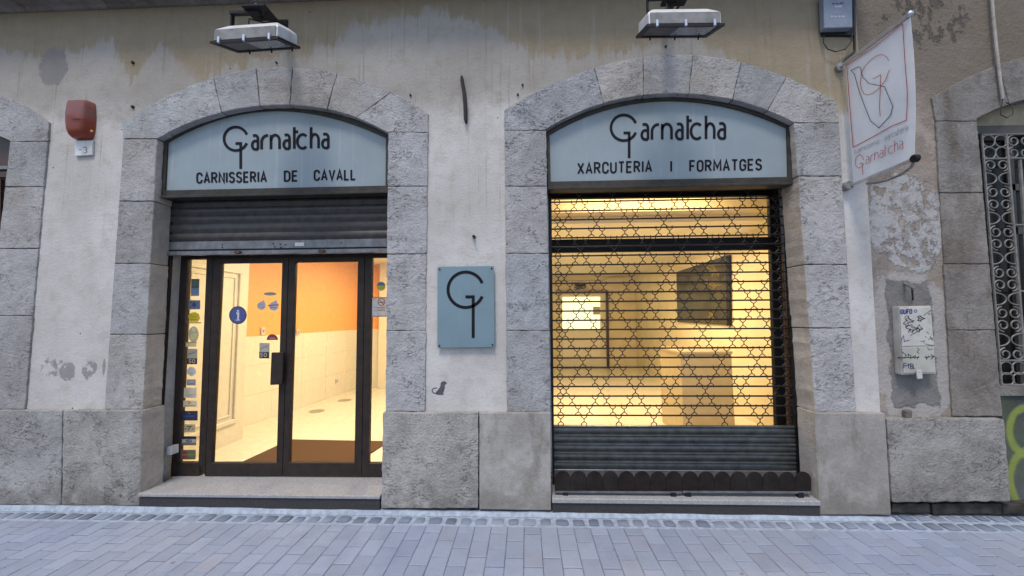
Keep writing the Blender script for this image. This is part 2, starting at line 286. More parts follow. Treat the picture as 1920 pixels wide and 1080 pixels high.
M = dict(
    plaster=m_plaster(), old=m_old_wall(),
    stone=m_stone('grey_limestone', (0.325, 0.32, 0.315), (0.42, 0.415, 0.41), stain=0.3, crack=0.6),
    pale=m_stone('whitewashed_limestone', (0.38, 0.38, 0.385), (0.49, 0.49, 0.495), bumpy=0.85, crack=0.75, stain=0.12),
    plinth=m_stone('rough_plinth_stone', (0.30, 0.29, 0.275), (0.42, 0.41, 0.39), bumpy=0.7, crack=0.7, stain=0.3, warm=(0.15, 0.135, 0.115)),
    slab=m_stone('smooth_plinth_slab', (0.275, 0.255, 0.23), (0.385, 0.365, 0.335), bumpy=0.25, crack=0.12, stain=0.75, warm=(0.165, 0.145, 0.115)),
    oldstone=m_stone('sooty_limestone', (0.185, 0.165, 0.145), (0.29, 0.27, 0.245), bumpy=0.5, crack=0.4, stain=0.85, warm=(0.135, 0.105, 0.08)),
    clean=m_stone('warm_lit_limestone', (0.46, 0.41, 0.355), (0.56, 0.51, 0.45), bumpy=0.5, crack=0.3, stain=0.3),  # same limestone, with warm shop light painted into a lighter colour
    mortar=simple('dark_joint_mortar', (0.085, 0.08, 0.075), 0.95, var=0.3, bump=0.4, spec=0.1),
    rubble=simple('dark_rubble', (0.05, 0.046, 0.042), 0.95, var=0.4, bump=0.6, spec=0.1),
    frame=simple('bronze_grey_aluminium', (0.050, 0.045, 0.038), 0.5, 0.2, 0.2, spec=0.25),
    doorframe=simple('dark_brown_aluminium', (0.032, 0.024, 0.021), 0.5, 0.1, 0.2, spec=0.22),
    black=simple('black_paint', (0.010, 0.009, 0.009), 0.55, var=0.2, spec=0.15),
    blackm=simple('black_metal', (0.016, 0.015, 0.016), 0.5, 0.2, 0.25, spec=0.25),
    letter=simple('black_vinyl', (0.010, 0.008, 0.013), 0.6, var=0.2, spec=0.15),
    panel=m_panel('pale_blue_sign_acrylic', (0.25, 0.30, 0.32), 0.16), plaque=m_panel('blue_plaque_glass', (0.155, 0.235, 0.275), 0.08),
    shutter=simple('dark_shutter_steel', (0.052, 0.049, 0.048), 0.45, 0.3, 0.25, dirt=(0.05, 0.045, 0.04), dirt_amt=0.5),
    rail=simple('galvanised_rail', (0.16, 0.165, 0.18), 0.42, 0.4, 0.2, dirt=(0.09, 0.085, 0.08), dirt_amt=0.6),
    grille=simple('brown_black_steel', (0.022, 0.018, 0.018), 0.45, 0.2, 0.3, spec=0.3),
    slat=simple('blue_black_steel_slat', (0.075, 0.08, 0.08), 0.30, 0.35, 0.25, dirt=(0.05, 0.05, 0.05), dirt_amt=0.4),
    edging=simple('dark_brown_edging', (0.016, 0.011, 0.010), 0.6, 0.0, 0.3, bump=0.2, spec=0.2, dirt=(0.03, 0.027, 0.025), dirt_amt=0.4),
    granite=m_granite('grey_granite_tread', (0.37, 0.37, 0.375), 0.65), granite_d=m_granite('dark_granite_riser', (0.05, 0.048, 0.05), 0.8),
    glass=m_glass('window_glass'), 
    paver=m_paver('concrete_paver', (0.25, 0.29, 0.375), (0.285, 0.325, 0.41)), cobble=m_paver('granite_cobble', (0.13, 0.16, 0.22), (0.20, 0.235, 0.30), 0.7),
    joint=simple('cement_joint', (0.31, 0.36, 0.43), 0.9, var=0.2, scale=25, bump=0.4, spec=0.2), sandjoint=simple('sand_joint', (0.15, 0.165, 0.20), 0.95, var=0.3, bump=0.3, spec=0.1),
    white=simple('white_enamel', (0.62, 0.62, 0.62), 0.4, var=0.06, dirt=(0.35, 0.32, 0.26), dirt_amt=0.5), greym=simple('grey_cast_metal', (0.19, 0.19, 0.185), 0.6, 0.1, 0.25),
    lampglass=simple('dusty_lamp_glass', (0.12, 0.15, 0.17), 0.15, 0, 0.2, spec=0.8), lampdark=simple('dark_reflector', (0.03, 0.03, 0.032), 0.4),
    alarm=None, greybox=simple('blue_grey_plastic', (0.20, 0.23, 0.29), 0.45, var=0.08, dirt=(0.1, 0.1, 0.1), dirt_amt=0.3),
    cream=simple('cream_plastic', (0.46, 0.45, 0.41), 0.4, var=0.08, dirt=(0.24, 0.22, 0.18), dirt_amt=0.7),
    creamd=simple('yellowed_window_plastic', (0.40, 0.39, 0.34), 0.35, var=0.08, dirt=(0.25, 0.23, 0.19), dirt_amt=0.5),
    ink=simple('black_marker_ink', (0.02, 0.02, 0.03), 0.5), inkblue=simple('blue_marker_ink', (0.04, 0.05, 0.16), 0.5),
    cloth=None, red=simple('red_print', (0.40, 0.05, 0.06), 0.7), darkprint=simple('navy_print', (0.03, 0.04, 0.07), 0.7), greyprint=simple('grey_print', (0.30, 0.30, 0.34), 0.7),
    alu=simple('brushed_aluminium', (0.62, 0.63, 0.65), 0.32, 0.8, 0.1), iron=simple('painted_wrought_iron', (0.18, 0.17, 0.158), 0.55, 0.1, 0.25, bump=0.1),
    cable=simple('black_cable', (0.02, 0.02, 0.02), 0.5), conduit=simple('plastered_conduit', (0.34, 0.31, 0.28), 0.8, var=0.2, bump=0.2),
    wood=simple('dark_brown_wood', (0.055, 0.027, 0.017), 0.5, var=0.35, scale=6), orangewood=simple('varnished_wood', (0.30, 0.14, 0.05), 0.45, var=0.25, scale=6),
    inwhite=simple('cream_wall_paint', (0.74, 0.69, 0.55), 0.7, var=0.03), inorange=simple('orange_wall_paint', (0.86, 0.42, 0.14), 0.7, var=0.05),
    ingold=simple('yellowed_wall_paint', (0.75, 0.66, 0.46), 0.7, var=0.05, scale=3), intile=simple('cream_floor_tile', (0.78, 0.73, 0.60), 0.22, var=0.05, spec=0.5), walltile=simple('white_wall_tile', (0.78, 0.74, 0.63), 0.25, var=0.03), ingrout=simple('pale_grout', (0.48, 0.42, 0.32), 0.9, var=0.1),
    mat=None, indoor=simple('white_lacquer', (0.68, 0.65, 0.54), 0.4, var=0.04), tan=simple('tan_laminate', (0.52, 0.43, 0.27), 0.5, var=0.06),
    dpanel=simple('dark_glass_board', (0.045, 0.036, 0.02), 0.4, var=0.4, scale=4, spec=0.3), shelf=simple('grey_drain_metal', (0.42, 0.38, 0.30), 0.4, 0.5),
    tube=m_emit('lamp_diffuser', (1.0, 0.72, 0.40), 6.0), winlit=m_emit('lit_back_window', (1.0, 0.92, 0.45), 1.1),
    greenpaint=simple('lime_spray_paint', (0.30, 0.38, 0.05), 0.6, var=0.35, scale=7), darkwall=simple('sooty_panel', (0.055, 0.06, 0.062), 0.8, var=0.4, scale=5, bump=0.3), lime=simple('yellow_green_spray_paint', (0.42, 0.50, 0.09), 0.6, var=0.3, scale=7),
    tymp=simple('ochre_infill_plaster', (0.34, 0.29, 0.20), 0.9, var=0.15, bump=0.3), greypaint=simple('grey_lintel_paint', (0.07, 0.066, 0.06), 0.7, var=0.15),
    darkglass=simple('dark_window_glass', (0.010, 0.009, 0.008), 0.2, spec=0.2), stencil=simple('grey_stencil_paint', (0.075, 0.075, 0.085), 0.8, var=0.3, scale=40),
)
def m_alarm():
    g = G('faded_red_plastic'); X = g.xyz(); n = g.noise(8, 5, 0.6); c = W(155, 222, -0.1)
    f = g.ss(g.mth('ADD', X[2], g.mth('MULTIPLY', g.mth('SUBTRACT', n, 0.5), 0.08)), c.z-0.01, c.z+0.07)
    col = g.mix(g.ss(n, 0.3, 0.7), (0.19, 0.030, 0.012), (0.26, 0.048, 0.02)); col = g.mix(g.mth('MULTIPLY', f, 0.75), col, (0.20, 0.095, 0.08))
    return g.fin(col, 0.35, 0, 0.4)
def m_cloth():
    g = G('white_banner_cloth'); n = g.noise(2.5, 4, 0.55); w = g.noise(400, 2, 0.5)
    g.bump(g.mth('ADD', g.mth('MULTIPLY', n, 2.0), g.mth('MULTIPLY', w, 0.1)), 0.3, 0.02)
    return g.fin(g.mix(g.ss(n, 0.3, 0.7), (0.76, 0.76, 0.77), (0.82, 0.82, 0.82)), 0.75, 0, 0.2)
def m_mat():
    g = G('coir_mat'); n = g.noise(220, 4, 0.7); n1 = g.noise(3, 4)
    c = g.mix(n, (0.075, 0.040, 0.015), (0.14, 0.078, 0.03)); c = g.mix(g.mth('MULTIPLY', g.ss(n1, 0.4, 0.7), 0.4), c, (0.10, 0.05, 0.018))
    g.bump(n, 0.6, 0.006); return g.fin(c, 0.95, 0, 0.1)
M['alarm'] = m_alarm(); M['cloth'] = m_cloth(); M['mat'] = m_mat()
def m_apron():
    g = G('sprayed_panel'); n = g.noise(9, 5, 0.65); f = g.noise(50, 4, 0.6); d0 = g.noise(3, 5)
    base = g.mix(g.ss(d0, .3, .7), (0.05, 0.055, 0.06), (0.10, 0.105, 0.11)); base = g.mix(g.mth('MULTIPLY', g.ss(f, .5, .7), .4), base, (0.02, 0.02, 0.02))
    e = g.ell(1893, 830, .13, .42, n, 0.25, .07); k = g.ss(e, 1.05, 0.75)
    base = g.mix(g.mth('MULTIPLY', k, 0.4), base, g.mix(n, (0.035, 0.06, 0.01), (0.08, 0.11, 0.02)))
    for (px, py, rx, rz, w) in ((1940, 810, .19, .20, .20), (1950, 905, .22, .26, .17)):
        e = g.ell(px, py, rx, rz, n, 0.10, .07); q = g.mth('ABSOLUTE', g.mth('SUBTRACT', e, 1.0)); k = g.ss(q, w, w*.3)
        base = g.mix(g.mth('MULTIPLY', k, 0.9), base, g.mix(f, (0.15, 0.19, 0.03), (0.27, 0.32, 0.08)))
    g.bump(f, .3, .008); return g.fin(base, .75, 0, .3)
M['darkwall'] = m_apron()
_pc = {}
def paint(r, g, b, rough=0.5):
    k = (r, g, b)
    if k not in _pc: _pc[k] = simple('printed_colour_%d_%d_%d' % (r*255, g*255, b*255), k, rough, var=0.1, scale=30)
    return _pc[k]

# ------------------------------------------------------------------ mesh helpers
class MB:
    def __init__(s): s.v = []; s.f = []
    def add(s, vs, fs):
        o = len(s.v); s.v += [Vector(v) for v in vs]; s.f += [tuple(i+o for i in f) for f in fs]; return s
    def box(s, a, b):
        x0, y0, z0 = a; x1, y1, z1 = b
        return s.add([(x0, y0, z0), (x1, y0, z0), (x1, y1, z0), (x0, y1, z0), (x0, y0, z1), (x1, y0, z1), (x1, y1, z1), (x0, y1, z1)],
                     [(0, 3, 2, 1), (4, 5, 6, 7), (0, 1, 5, 4), (1, 2, 6, 5), (2, 3, 7, 6), (3, 0, 4, 7)])
    def prism(s, front, vec):                # polygon + extrusion
        n = len(front); fr = [Vector(p) for p in front]; bk_ = [p+Vector(vec) for p in fr]
        return s.add(fr+bk_, [tuple(range(n)), tuple(range(2*n-1, n-1, -1))]+[(i, i+n, (i+1) % n+n, (i+1) % n) for i in range(n)])
    def ppx(s, poly, Yf, Yb):                # pixel polygon on plane Yf pushed back to Yb
        return s.prism([W(x, y, Yf) for x, y in poly], (0, Yb-Yf, 0))
    def hexa(s, p8): return s.add(p8, [(0, 3, 2, 1), (4, 5, 6, 7), (0, 1, 5, 4), (1, 2, 6, 5), (2, 3, 7, 6), (3, 0, 4, 7)])
    def tube(s, path, r, n=6, closed=False, flat=None):
        P = [Vector(p) for p in path]; m = len(P); rings = []; u = None
        for i, p in enumerate(P):
            a = P[(i-1) % m] if (closed or i > 0) else p; b = P[(i+1) % m] if (closed or i < m-1) else p
            t = (b-a).normalized()
            if u is None: u = t.orthogonal().normalized()
            u = (u-t*u.dot(t)); u = u.normalized() if u.length > 1e-6 else t.orthogonal().normalized()
            w = t.cross(u); rr = r(i/(m-1)) if callable(r) else r
            rings.append([p+(u*math.cos(2*PI*k/n)+w*math.sin(2*PI*k/n))*rr for k in range(n)])
        vs = [q for ring in rings for q in ring]; fs = []
        for i in range(m if closed else m-1):
            j = (i+1) % m
            fs += [(i*n+k, i*n+(k+1) % n, j*n+(k+1) % n, j*n+k) for k in range(n)]
        if not closed: fs += [tuple(range(n-1, -1, -1)), tuple(range((m-1)*n, m*n))]
        return s.add(vs, fs)
    def cyl(s, a, b, r, n=12): return s.tube([a, b], r, n)
    def ball(s, c, r, n=10, m=6, sc=(1, 1, 1)):
        c = Vector(c); vs = [c+Vector((0, 0, r*sc[2]))]; fs = []
        for i in range(1, m):
            th = PI*i/m
            vs += [c+Vector((r*sc[0]*math.sin(th)*math.cos(2*PI*k/n), r*sc[1]*math.sin(th)*math.sin(2*PI*k/n), r*sc[2]*math.cos(th))) for k in range(n)]
        vs.append(c-Vector((0, 0, r*sc[2])))
        fs += [(0, 1+k, 1+(k+1) % n) for k in range(n)]
        for i in range(m-2): fs += [(1+i*n+k, 1+(i+1)*n+k, 1+(i+1)*n+(k+1) % n, 1+i*n+(k+1) % n) for k in range(n)]
        L = len(vs)-1; fs += [(L, 1+(m-2)*n+(k+1) % n, 1+(m-2)*n+k) for k in range(n)]
        return s.add(vs, fs)
    def strokes(s, polys, w, pt, nrm, thick=0.002):     # pixel-space polylines -> ribbons; pt maps pixel to space, nrm points to the viewer
        nrm = Vector(nrm)
        for poly in polys:
            P = [Vector((a, b)) for a, b in poly]
            Q = [P[0]]
            for p in P[1:]:
                if (p-Q[-1]).length > 1e-4: Q.append(p)
            P = Q; m = len(P)
            if m < 2: continue
            closed = (P[0]-P[-1]).length < 1e-3 and m > 3
            if closed: P = P[:-1]; m -= 1
            Lp, Rp = [], []
            for i in range(m):
                a = P[(i-1) % m] if (closed or i > 0) else None; b = P[(i+1) % m] if (closed or i < m-1) else None
                d1 = (P[i]-a).normalized() if a is not None else None; d2 = (b-P[i]).normalized() if b is not None else None
                if d1 is None: d1 = d2
                if d2 is None: d2 = d1
                n1 = Vector((-d1.y, d1.x)); n2 = Vector((-d2.y, d2.x)); nn = n1+n2
                if nn.length < 0.2: nn = n1
                nn.normalize(); k = min(2.2, 1/max(0.3, nn.dot(n1)))
                Lp.append(P[i]+nn*w/2*k); Rp.append(P[i]-nn*w/2*k)
            vs = []
            for q in Lp+Rp: p = pt(q.x, q.y); vs.append(p+nrm*thick)
            for q in Lp+Rp: p = pt(q.x, q.y); vs.append(p+nrm*0.0)
            fs = []; o = 2*m
            for i in range(m if closed else m-1):
                j = (i+1) % m
                fs += [(i, j, m+j, m+i), (o+i, o+m+i, o+m+j, o+j), (i, o+i, o+j, j), (m+i, m+j, o+m+j, o+m+i)]
            if not closed: fs += [(0, m, o+m, o), (m-1, o+m-1, o+2*m-1, 2*m-1)]
            s.add(vs, fs)
        return s
    def build(s, name, mat, parent=None, smooth=False, bevel=0.0, seg=1, kind=None, tint=None, autos=False):
        me = bpy.data.meshes.new(name); bm = bmesh.new()
        off = parent_loc(parent)
        vv = [bm.verts.new(v-off) for v in s.v]
        for f in s.f:
            try: bm.faces.new([vv[i] for i in f])
            except ValueError: pass
        bmesh.ops.recalc_face_normals(bm, faces=bm.faces[:])
        if bevel:
            ed = [e for e in bm.edges if len(e.link_faces) == 2 and e.calc_face_angle(0) > 0.5]
            try: bmesh.ops.bevel(bm, geom=ed, offset=bevel, segments=seg, profile=0.6, affect='EDGES', clamp_overlap=True)
            except Exception: pass
        if smooth:
            for f in bm.faces: f.smooth = True
            for e in bm.edges:
                if len(e.link_faces) == 2 and e.calc_face_angle(0) > 0.7: e.smooth = False
        bm.to_mesh(me); bm.free(); me.materials.append(mat)
        return link(name, me, parent, kind, tint)
def parent_loc(p):
    v = Vector((0, 0, 0))
    while p is not None: v += Vector(p.location); p = p.parent
    return v
def link(name, me, parent=None, kind=None, tint=None):
    o = bpy.data.objects.new(name, me); COL.objects.link(o)
    if parent is not None: o.parent = parent
    if kind: o['kind'] = kind
    if tint is not None: o.color = (tint, tint, tint, 1) if not isinstance(tint, tuple) else (*tint, 1)
    return o
def tag(o, label, cat, group=None):
    o['label'] = label; o['category'] = cat
    if group: o['group'] = group
    return o
def thing(name, label, cat, loc, group=None):
    o = bpy.data.objects.new(name, None); COL.objects.link(o); o.location = loc; o.empty_display_size = 0.1
    return tag(o, label, cat, group)
def copies(me, name, parent, spots, mat=None, tints=None, rot=None):
    off = parent_loc(parent); out = []
    for i, p in enumerate(spots):
        o = link(name, me, parent, None, tints[i] if tints else None); o.location = Vector(p)-off
        if rot: o.rotation_euler = rot[i]
        out.append(o)
    return out
def mesh_of(mb, mat, name, bevel=0.0, seg=1, smooth=False):
    o = mb.build(name, mat, None, smooth, bevel, seg); me = o.data; bpy.data.objects.remove(o); return me
def jitter(poly, step=9.0, amp=0.7, seed=0):             # chop pixel outline and roughen it
    r = random.Random(seed); out = []
    for i, (x0, y0) in enumerate(poly):
        x1, y1 = poly[(i+1) % len(poly)]; L = math.hypot(x1-x0, y1-y0); n = max(1, int(L/step))
        for k in range(n):
            t = k/n; a = amp if k else amp*0.5
            out.append((x0+(x1-x0)*t+r.uniform(-a, a), y0+(y1-y0)*t+r.uniform(-a, a)))
    return out
def shrink(poly, d):
    P = [Vector(p) for p in poly]; n = len(P); ar = sum(P[i].x*P[(i+1) % n].y-P[(i+1) % n].x*P[i].y for i in range(n)); sg = 1 if ar > 0 else -1; out = []
    for i in range(n):
        a, b, c = P[i-1], P[i], P[(i+1) % n]; d1 = (b-a); d2 = (c-b)
        if d1.length < 1e-6 or d2.length < 1e-6: out.append((b.x, b.y)); continue
        d1.normalize(); d2.normalize(); n1 = Vector((-d1.y, d1.x))*sg; n2 = Vector((-d2.y, d2.x))*sg; nn = n1+n2
        if nn.length < 0.3: nn = n1
        nn.normalize(); k = d/max(0.4, nn.dot(n1)); q = b+nn*k; out.append((q.x, q.y))
    return out
def arc(cx, cy, rx, ry, a0, a1, n=10):
    return [(cx+rx*math.cos(math.radians(a0+(a1-a0)*i/n)), cy+ry*math.sin(math.radians(a0+(a1-a0)*i/n))) for i in range(n+1)]
class Curve:                                  # smooth y(x) through pixel points
    def __init__(s, pts, deg=4):
        x = np.array([p[0] for p in pts], float); y = np.array([p[1] for p in pts], float)
        s.mx = x.mean(); s.sx = x.std(); s.c = np.polyfit((x-s.mx)/s.sx, y, deg)
    def __call__(s, x): return float(np.polyval(s.c, (x-s.mx)/s.sx))
    def run(s, x0, x1, n=8): return [(x0+(x1-x0)*i/n, s(x0+(x1-x0)*i/n)) for i in range(n+1)]
def lerp2(a, b, y):                           # x on the line a-b at height y
    return a[0]+(b[0]-a[0])*(y-a[1])/(b[1]-a[1])

# ------------------------------------------------------------------ stroke lettering
CAPS = {
 'A': (0.54, [[(0, 0), (.27, 1), (.54, 0)], [(.10, .3), (.44, .3)]]),
 'C': (0.5, [[(.5, .70)]+arc(.25, .76, .25, .24, 0, 180)+arc(.25, .24, .25, .24, 180, 360)+[(.5, .30)]]),
 'D': (0.5, [[(0, 0), (0, 1), (.22, 1)]+arc(.22, .72, .28, .28, 90, 0, 6)+arc(.22, .28, .28, .28, 0, -90, 6)+[(-.04, 0)]]),
 'E': (0.45, [[(.45, 1), (0, 1), (0, 0), (.45, 0)], [(0, .52), (.4, .52)]]),
 'F': (0.43, [[(.43, 1), (0, 1), (0, 0)], [(0, .5), (.38, .5)]]),
 'G': (0.5, [[(.5, .72)]+arc(.25, .76, .25, .24, 0, 180)+arc(.25, .24, .25, .24, 180, 360)+[(.5, .47), (.28, .47)]]),
 'H': (0.5, [[(0, 0), (0, 1)], [(.5, 0), (.5, 1)], [(0, .5), (.5, .5)]]),
 'B': (0.5, [[(0, 0), (0, 1), (.24, 1)]+arc(.24, .76, .22, .24, 90, -90, 6)+arc(.24, .26, .26, .26, 90, -90, 6)+[(-.04, 0)], [(0, .52), (.24, .52)]]),
 'I': (0.02, [[(.01, 0), (.01, 1)]]),
 'L': (0.42, [[(0, 1), (0, 0), (.42, 0)]]),
 'M': (0.64, [[(0, 0), (0, 1), (.32, .28), (.64, 1), (.64, 0)]]),
 'N': (0.5, [[(0, 0), (0, 1), (.5, 0), (.5, 1)]]),
 'O': (0.5, [arc(.25, .75, .25, .25, 0, 180)+arc(.25, .25, .25, .25, 180, 360)+[(.5, .75)]]),
 'R': (0.52, [[(0, 0), (0, 1), (.25, 1)]+arc(.25, .75, .24, .25, 90, -90, 8)+[(0, .5)], [(.24, .5), (.52, 0)]]),
 'S': (0.5, [arc(.25, .76, .24, .24, 15, 245, 10)+arc(.25, .25, .25, .25, 75, -165, 10)]),
 'T': (0.5, [[(0, 1), (.5, 1)], [(.25, 1), (.25, 0)]]),
 'U': (0.5, [[(0, 1), (0, .25)]+arc(.25, .25, .25, .25, 180, 360)+[(.5, 1)]]),
 'V': (0.54, [[(0, 1), (.27, 0), (.54, 1)]]),
 'X': (0.52, [[(0, 0), (.52, 1)], [(0, 1), (.52, 0)]]),
 '3': (0.45, [arc(.2, .75, .24, .25, 150, -80, 8)+arc(.2, .25, .25, .25, 80, -150, 8)]),
 '5': (0.45, [[(.42, 1), (.04, 1), (0, .55)]+arc(.2, .3, .25, .3, 110, -150, 9)]),
 '0': (0.45, [arc(.22, .5, .22, .5, 0, 360, 16)]),
}
LOW = {   # x-height 1
 'a': (.56, [[(.08, .97), (.25, 1.0)]+arc(.30, .72, .26, .28, 80, 0, 6)+[(.56, 0)], [(.56, .58)]+arc(.30, .30, .30, .30, 80, 280, 10)+[(.56, .0)]]),
 'c': (.78, [arc(.45, .5, .45, .5, 48, 312, 16)]),
 'e': (.8, [[(.02, .5), (.84, .5)]+arc(.42, .5, .42, .5, 0, 315, 16)]),
 'h': (.62, [[(0, 1.5), (0, 0)], [(0, .55)]+arc(.31, .6, .31, .4, 170, 0, 8)+[(.62, 0)]]),
 'i': (.02, [[(.01, 0), (.01, 1)], [(.01, 1.3), (.01, 1.42)]]),
 'n': (.62, [[(0, 1), (0, 0)], [(0, .55)]+arc(.31, .6, .31, .4, 170, 0, 8)+[(.62, 0)]]),
 'r': (.42, [[(0, 0), (0, .5)]+arc(.40, .52, .40, .46, 175, 85, 6)]),
 's': (.5, [arc(.25, .75, .24, .25, 20, 250, 8)+arc(.25, .25, .25, .25, 70, -160, 8)]),
 't': (.36, [[(.06, 1.5), (.06, 0)], [(.0, 1.0), (.36, 1.0)]]),
 'u': (.6, [[(0, 1), (0, .35)]+arc(.3, .33, .3, .33, 180, 360, 8)+[(.6, 1)], [(.6, .4), (.6, 0)]]),
 'x': (.6, [[(0, 0), (.6, 1)], [(0, 1), (.6, 0)]]),
 '-': (.3, [[(0, .5), (.3, .5)]]), ' ': (.3, []),
}
def text_px(txt, x0, x1, yb0, yb1, h, table=CAPS, gap=0.3):     # caption fitted between x0 and x1, baseline from yb0 to yb1
    tot = sum(table[c][0] for c in txt)+gap*(len(txt)-1); out = []; u = 0.0
    for c in txt:
        w, pl = table[c]
        for p in pl:
            q = []
            for a, b in p:
                t = (u+a)/tot; q.append((x0+(x1-x0)*t, yb0+(yb1-yb0)*t-b*h))
            out.append(q)
        u += w+gap
    return out
def logo_mark(cx, cy, r, stem):                # open ring with a hooked stem
    ring = [(cx+r*math.cos(math.radians(a)), cy-r*math.sin(math.radians(a))) for a in np.linspace(22, 338, 34)]
    hook = [(cx-0.02*r, cy+0.40*r), (cx+0.42*r, cy+0.40*r), (cx+0.42*r, cy+stem*r)]
    return [ring, hook]
def logo_word(cx, cy, r, k=0.02):              # shop name behind the ring; lengths in ring radii
    out = []; u = r/92.0
    spec = [('a', 131, 46), ('r', 206, 50), ('n', 281, 68), ('a', 383, 46), ('t', 461, 36), ('c', 491, 74), ('h', 601, 60), ('a', 691, 48)]
    for ch, x, wd in spec:
        w, pl = LOW[ch]
        for p in pl:
            q = []
            for a, b in p:
                X = x+a/w*wd
                if ch == 't' and b > 1: b = 1+(b-1)*1.05
                if ch == 't' and p is pl[1]: b = 1.20
                Y = 88-b*112
                q.append((cx+X*u, cy+Y*u-k*X*u))
            out.append(q)
    return out

# ================================================================== SETTING: ground
YS, YP = -0.015, -0.05                         # stone faces and plinth faces proud of the plaster
pav = MB().box((-30, -26, -0.3), (30, 0.4, -0.02)).build('pavement', M['sandjoint'], kind='structure')
yA = GP(985, 954.5).y; yC = GP(985, 987).y; yM = GP(985, 970).y
MB().box((-9, yC, -0.03), (9, 0.1, -0.006)).build('joint_bed', M['joint'], pav)
# cobbles: two uneven rows, cheap rounded blocks
def cobble_mesh(seed):
    r = random.Random(seed); mb = MB(); w, d = 0.5, 0.5
    ring0 = arc(0, 0, w, d, 0, 360, 8)[:-1]; sq = []
    for i, (a, b) in enumerate(ring0):
        ang = 2*PI*i/8; k = 1/max(abs(math.cos(ang)), abs(math.sin(ang))); k = min(k, 1.28)
        sq.append((a*k*r.uniform(.9, 1.0), b*k*r.uniform(.9, 1.0)))
    vs = [(x, y, -0.03) for x, y in sq]+[(x, y, -0.002) for x, y in sq]+[(x*.78, y*.78, 0.005+r.uniform(-.002, .002)) for x, y in sq]
    fs = [(i, (i+1) % 8, 8+(i+1) % 8, 8+i) for i in range(8)]+[(8+i, 8+(i+1) % 8, 16+(i+1) % 8, 16+i) for i in range(8)]+[tuple(range(16, 24))]
    mb.add(vs, fs); return mesh_of(mb, M['cobble'], 'cobble', smooth=True)
cm = [cobble_mesh(i) for i in range(6)]
for row, (ya, yb) in enumerate(((GP(985, 957).y, GP(985, 969).y), (GP(985, 971).y, GP(985, 985.5).y))):
    x = -4.9+row*0.05
    while x < 4.7:
        w = random.uniform(0.105, 0.135)*(0.9 if row == 0 else 1.0)
        o = link('cobble', random.choice(cm), pav, tint=random.uniform(0.8, 1.2)); o.location = (x+w/2, (ya+yb)/2+random.uniform(-.005, .005), random.uniform(-.003, .003))
        o.scale = ((w-0.036)/0.92, (ya-yb)*0.86*random.uniform(.86, 1.0), 1); o.rotation_euler = (0, 0, random.uniform(-.06, .06))
        x += w
fl_ = MB(); xs = [W(x, 950, YP).x for x in (-330, 0, 262, 500, 713, 900, 1033, 1300, 1537, 1674)]; hs = [.034, .032, .034, .028, .024, .019, .020, .022, .016, .012]
vs = []; fs = []; rf_ = random.Random(5)
nn = 70
for i in range(nn+1):
    x = xs[0]+(xs[-1]-xs[0])*i/nn; h = float(np.interp(x, xs, hs))+rf_.uniform(-.003, .003); d = rf_.uniform(-.008, .008)
    vs += [(x, -.02, h), (x, -.053, h), (x, -.064+d*.2, h*.4), (x, -.078+d*.5, -.004)]
for i in range(nn):
    for k in range(3): a_ = i*4+k; fs.append((a_, a_+1, a_+5, a_+4))
fl_.add(vs, fs).build('mortar_fillet', M['joint'], pav, smooth=True)
# pavers: running bond with the long side across the street
PW, PL = 0.121, 0.182
def paver_mesh(sx, sy, seed):
    r = random.Random(seed); mb = MB(); b = 0.004
    mb.add([(-sx, -sy, -.03), (sx, -sy, -.03), (sx, sy, -.03), (-sx, sy, -.03), (-sx, -sy, -b), (sx, -sy, -b), (sx, sy, -b), (-sx, sy, -b)]
           + [(-sx+b, -sy+b, r.uniform(-.0008, .0008)), (sx-b, -sy+b, r.uniform(-.0008, .0008)), (sx-b, sy-b, r.uniform(-.0008, .0008)), (-sx+b, sy-b, r.uniform(-.0008, .0008))],
           [(0, 1, 5, 4), (1, 2, 6, 5), (2, 3, 7, 6), (3, 0, 4, 7), (4, 5, 9, 8), (5, 6, 10, 9), (6, 7, 11, 10), (7, 4, 8, 11), (8, 9, 10, 11)])
    return mb
pm_full = [mesh_of(paver_mesh(PW/2-.0009, PL/2-.0036, i), M['paver'], 'paver') for i in range(3)]
pm_half = mesh_of(paver_mesh(PW/2-.0009, PL/4-.0036, 9), M['paver'], 'paver')
far = MB(); ncol = 71; x0 = -4.45
for c in range(-25, ncol+25):
    x = x0+c*PW; y = yC-0.003
    if c % 2:
        if 0 <= c < ncol:
            o = link('paver', pm_half, pav, tint=random.uniform(.88, 1.08)); o.location = (x, y-PL/4, random.uniform(-.0015, .001))
        else: far.box((x-PW/2+.002, y-PL/2+.002, -.03), (x+PW/2-.002, y-.002, -.001))
        y -= PL/2
    k = 0
    while y > -3.6:
        if 0 <= c < ncol and k < 3:
            t = random.uniform(.95, 1.05)
            tint = (t*.99, t*0.955, t*0.93) if random.random() < .07 else t
            o = link('paver', random.choice(pm_full), pav, tint=tint); o.location = (x, y-PL/2, random.uniform(-.002, .001)); o.rotation_euler = (random.uniform(-.006, .006), random.uniform(-.008, .008), random.uniform(-.006, .006))
        else: far.box((x-PW/2+.0016, y-PL+.0018, -.03), (x+PW/2-.0016, y-.0018, -.0015))
        y -= PL; k += 1
far.build('paver', M['paver'], pav, kind='stuff')

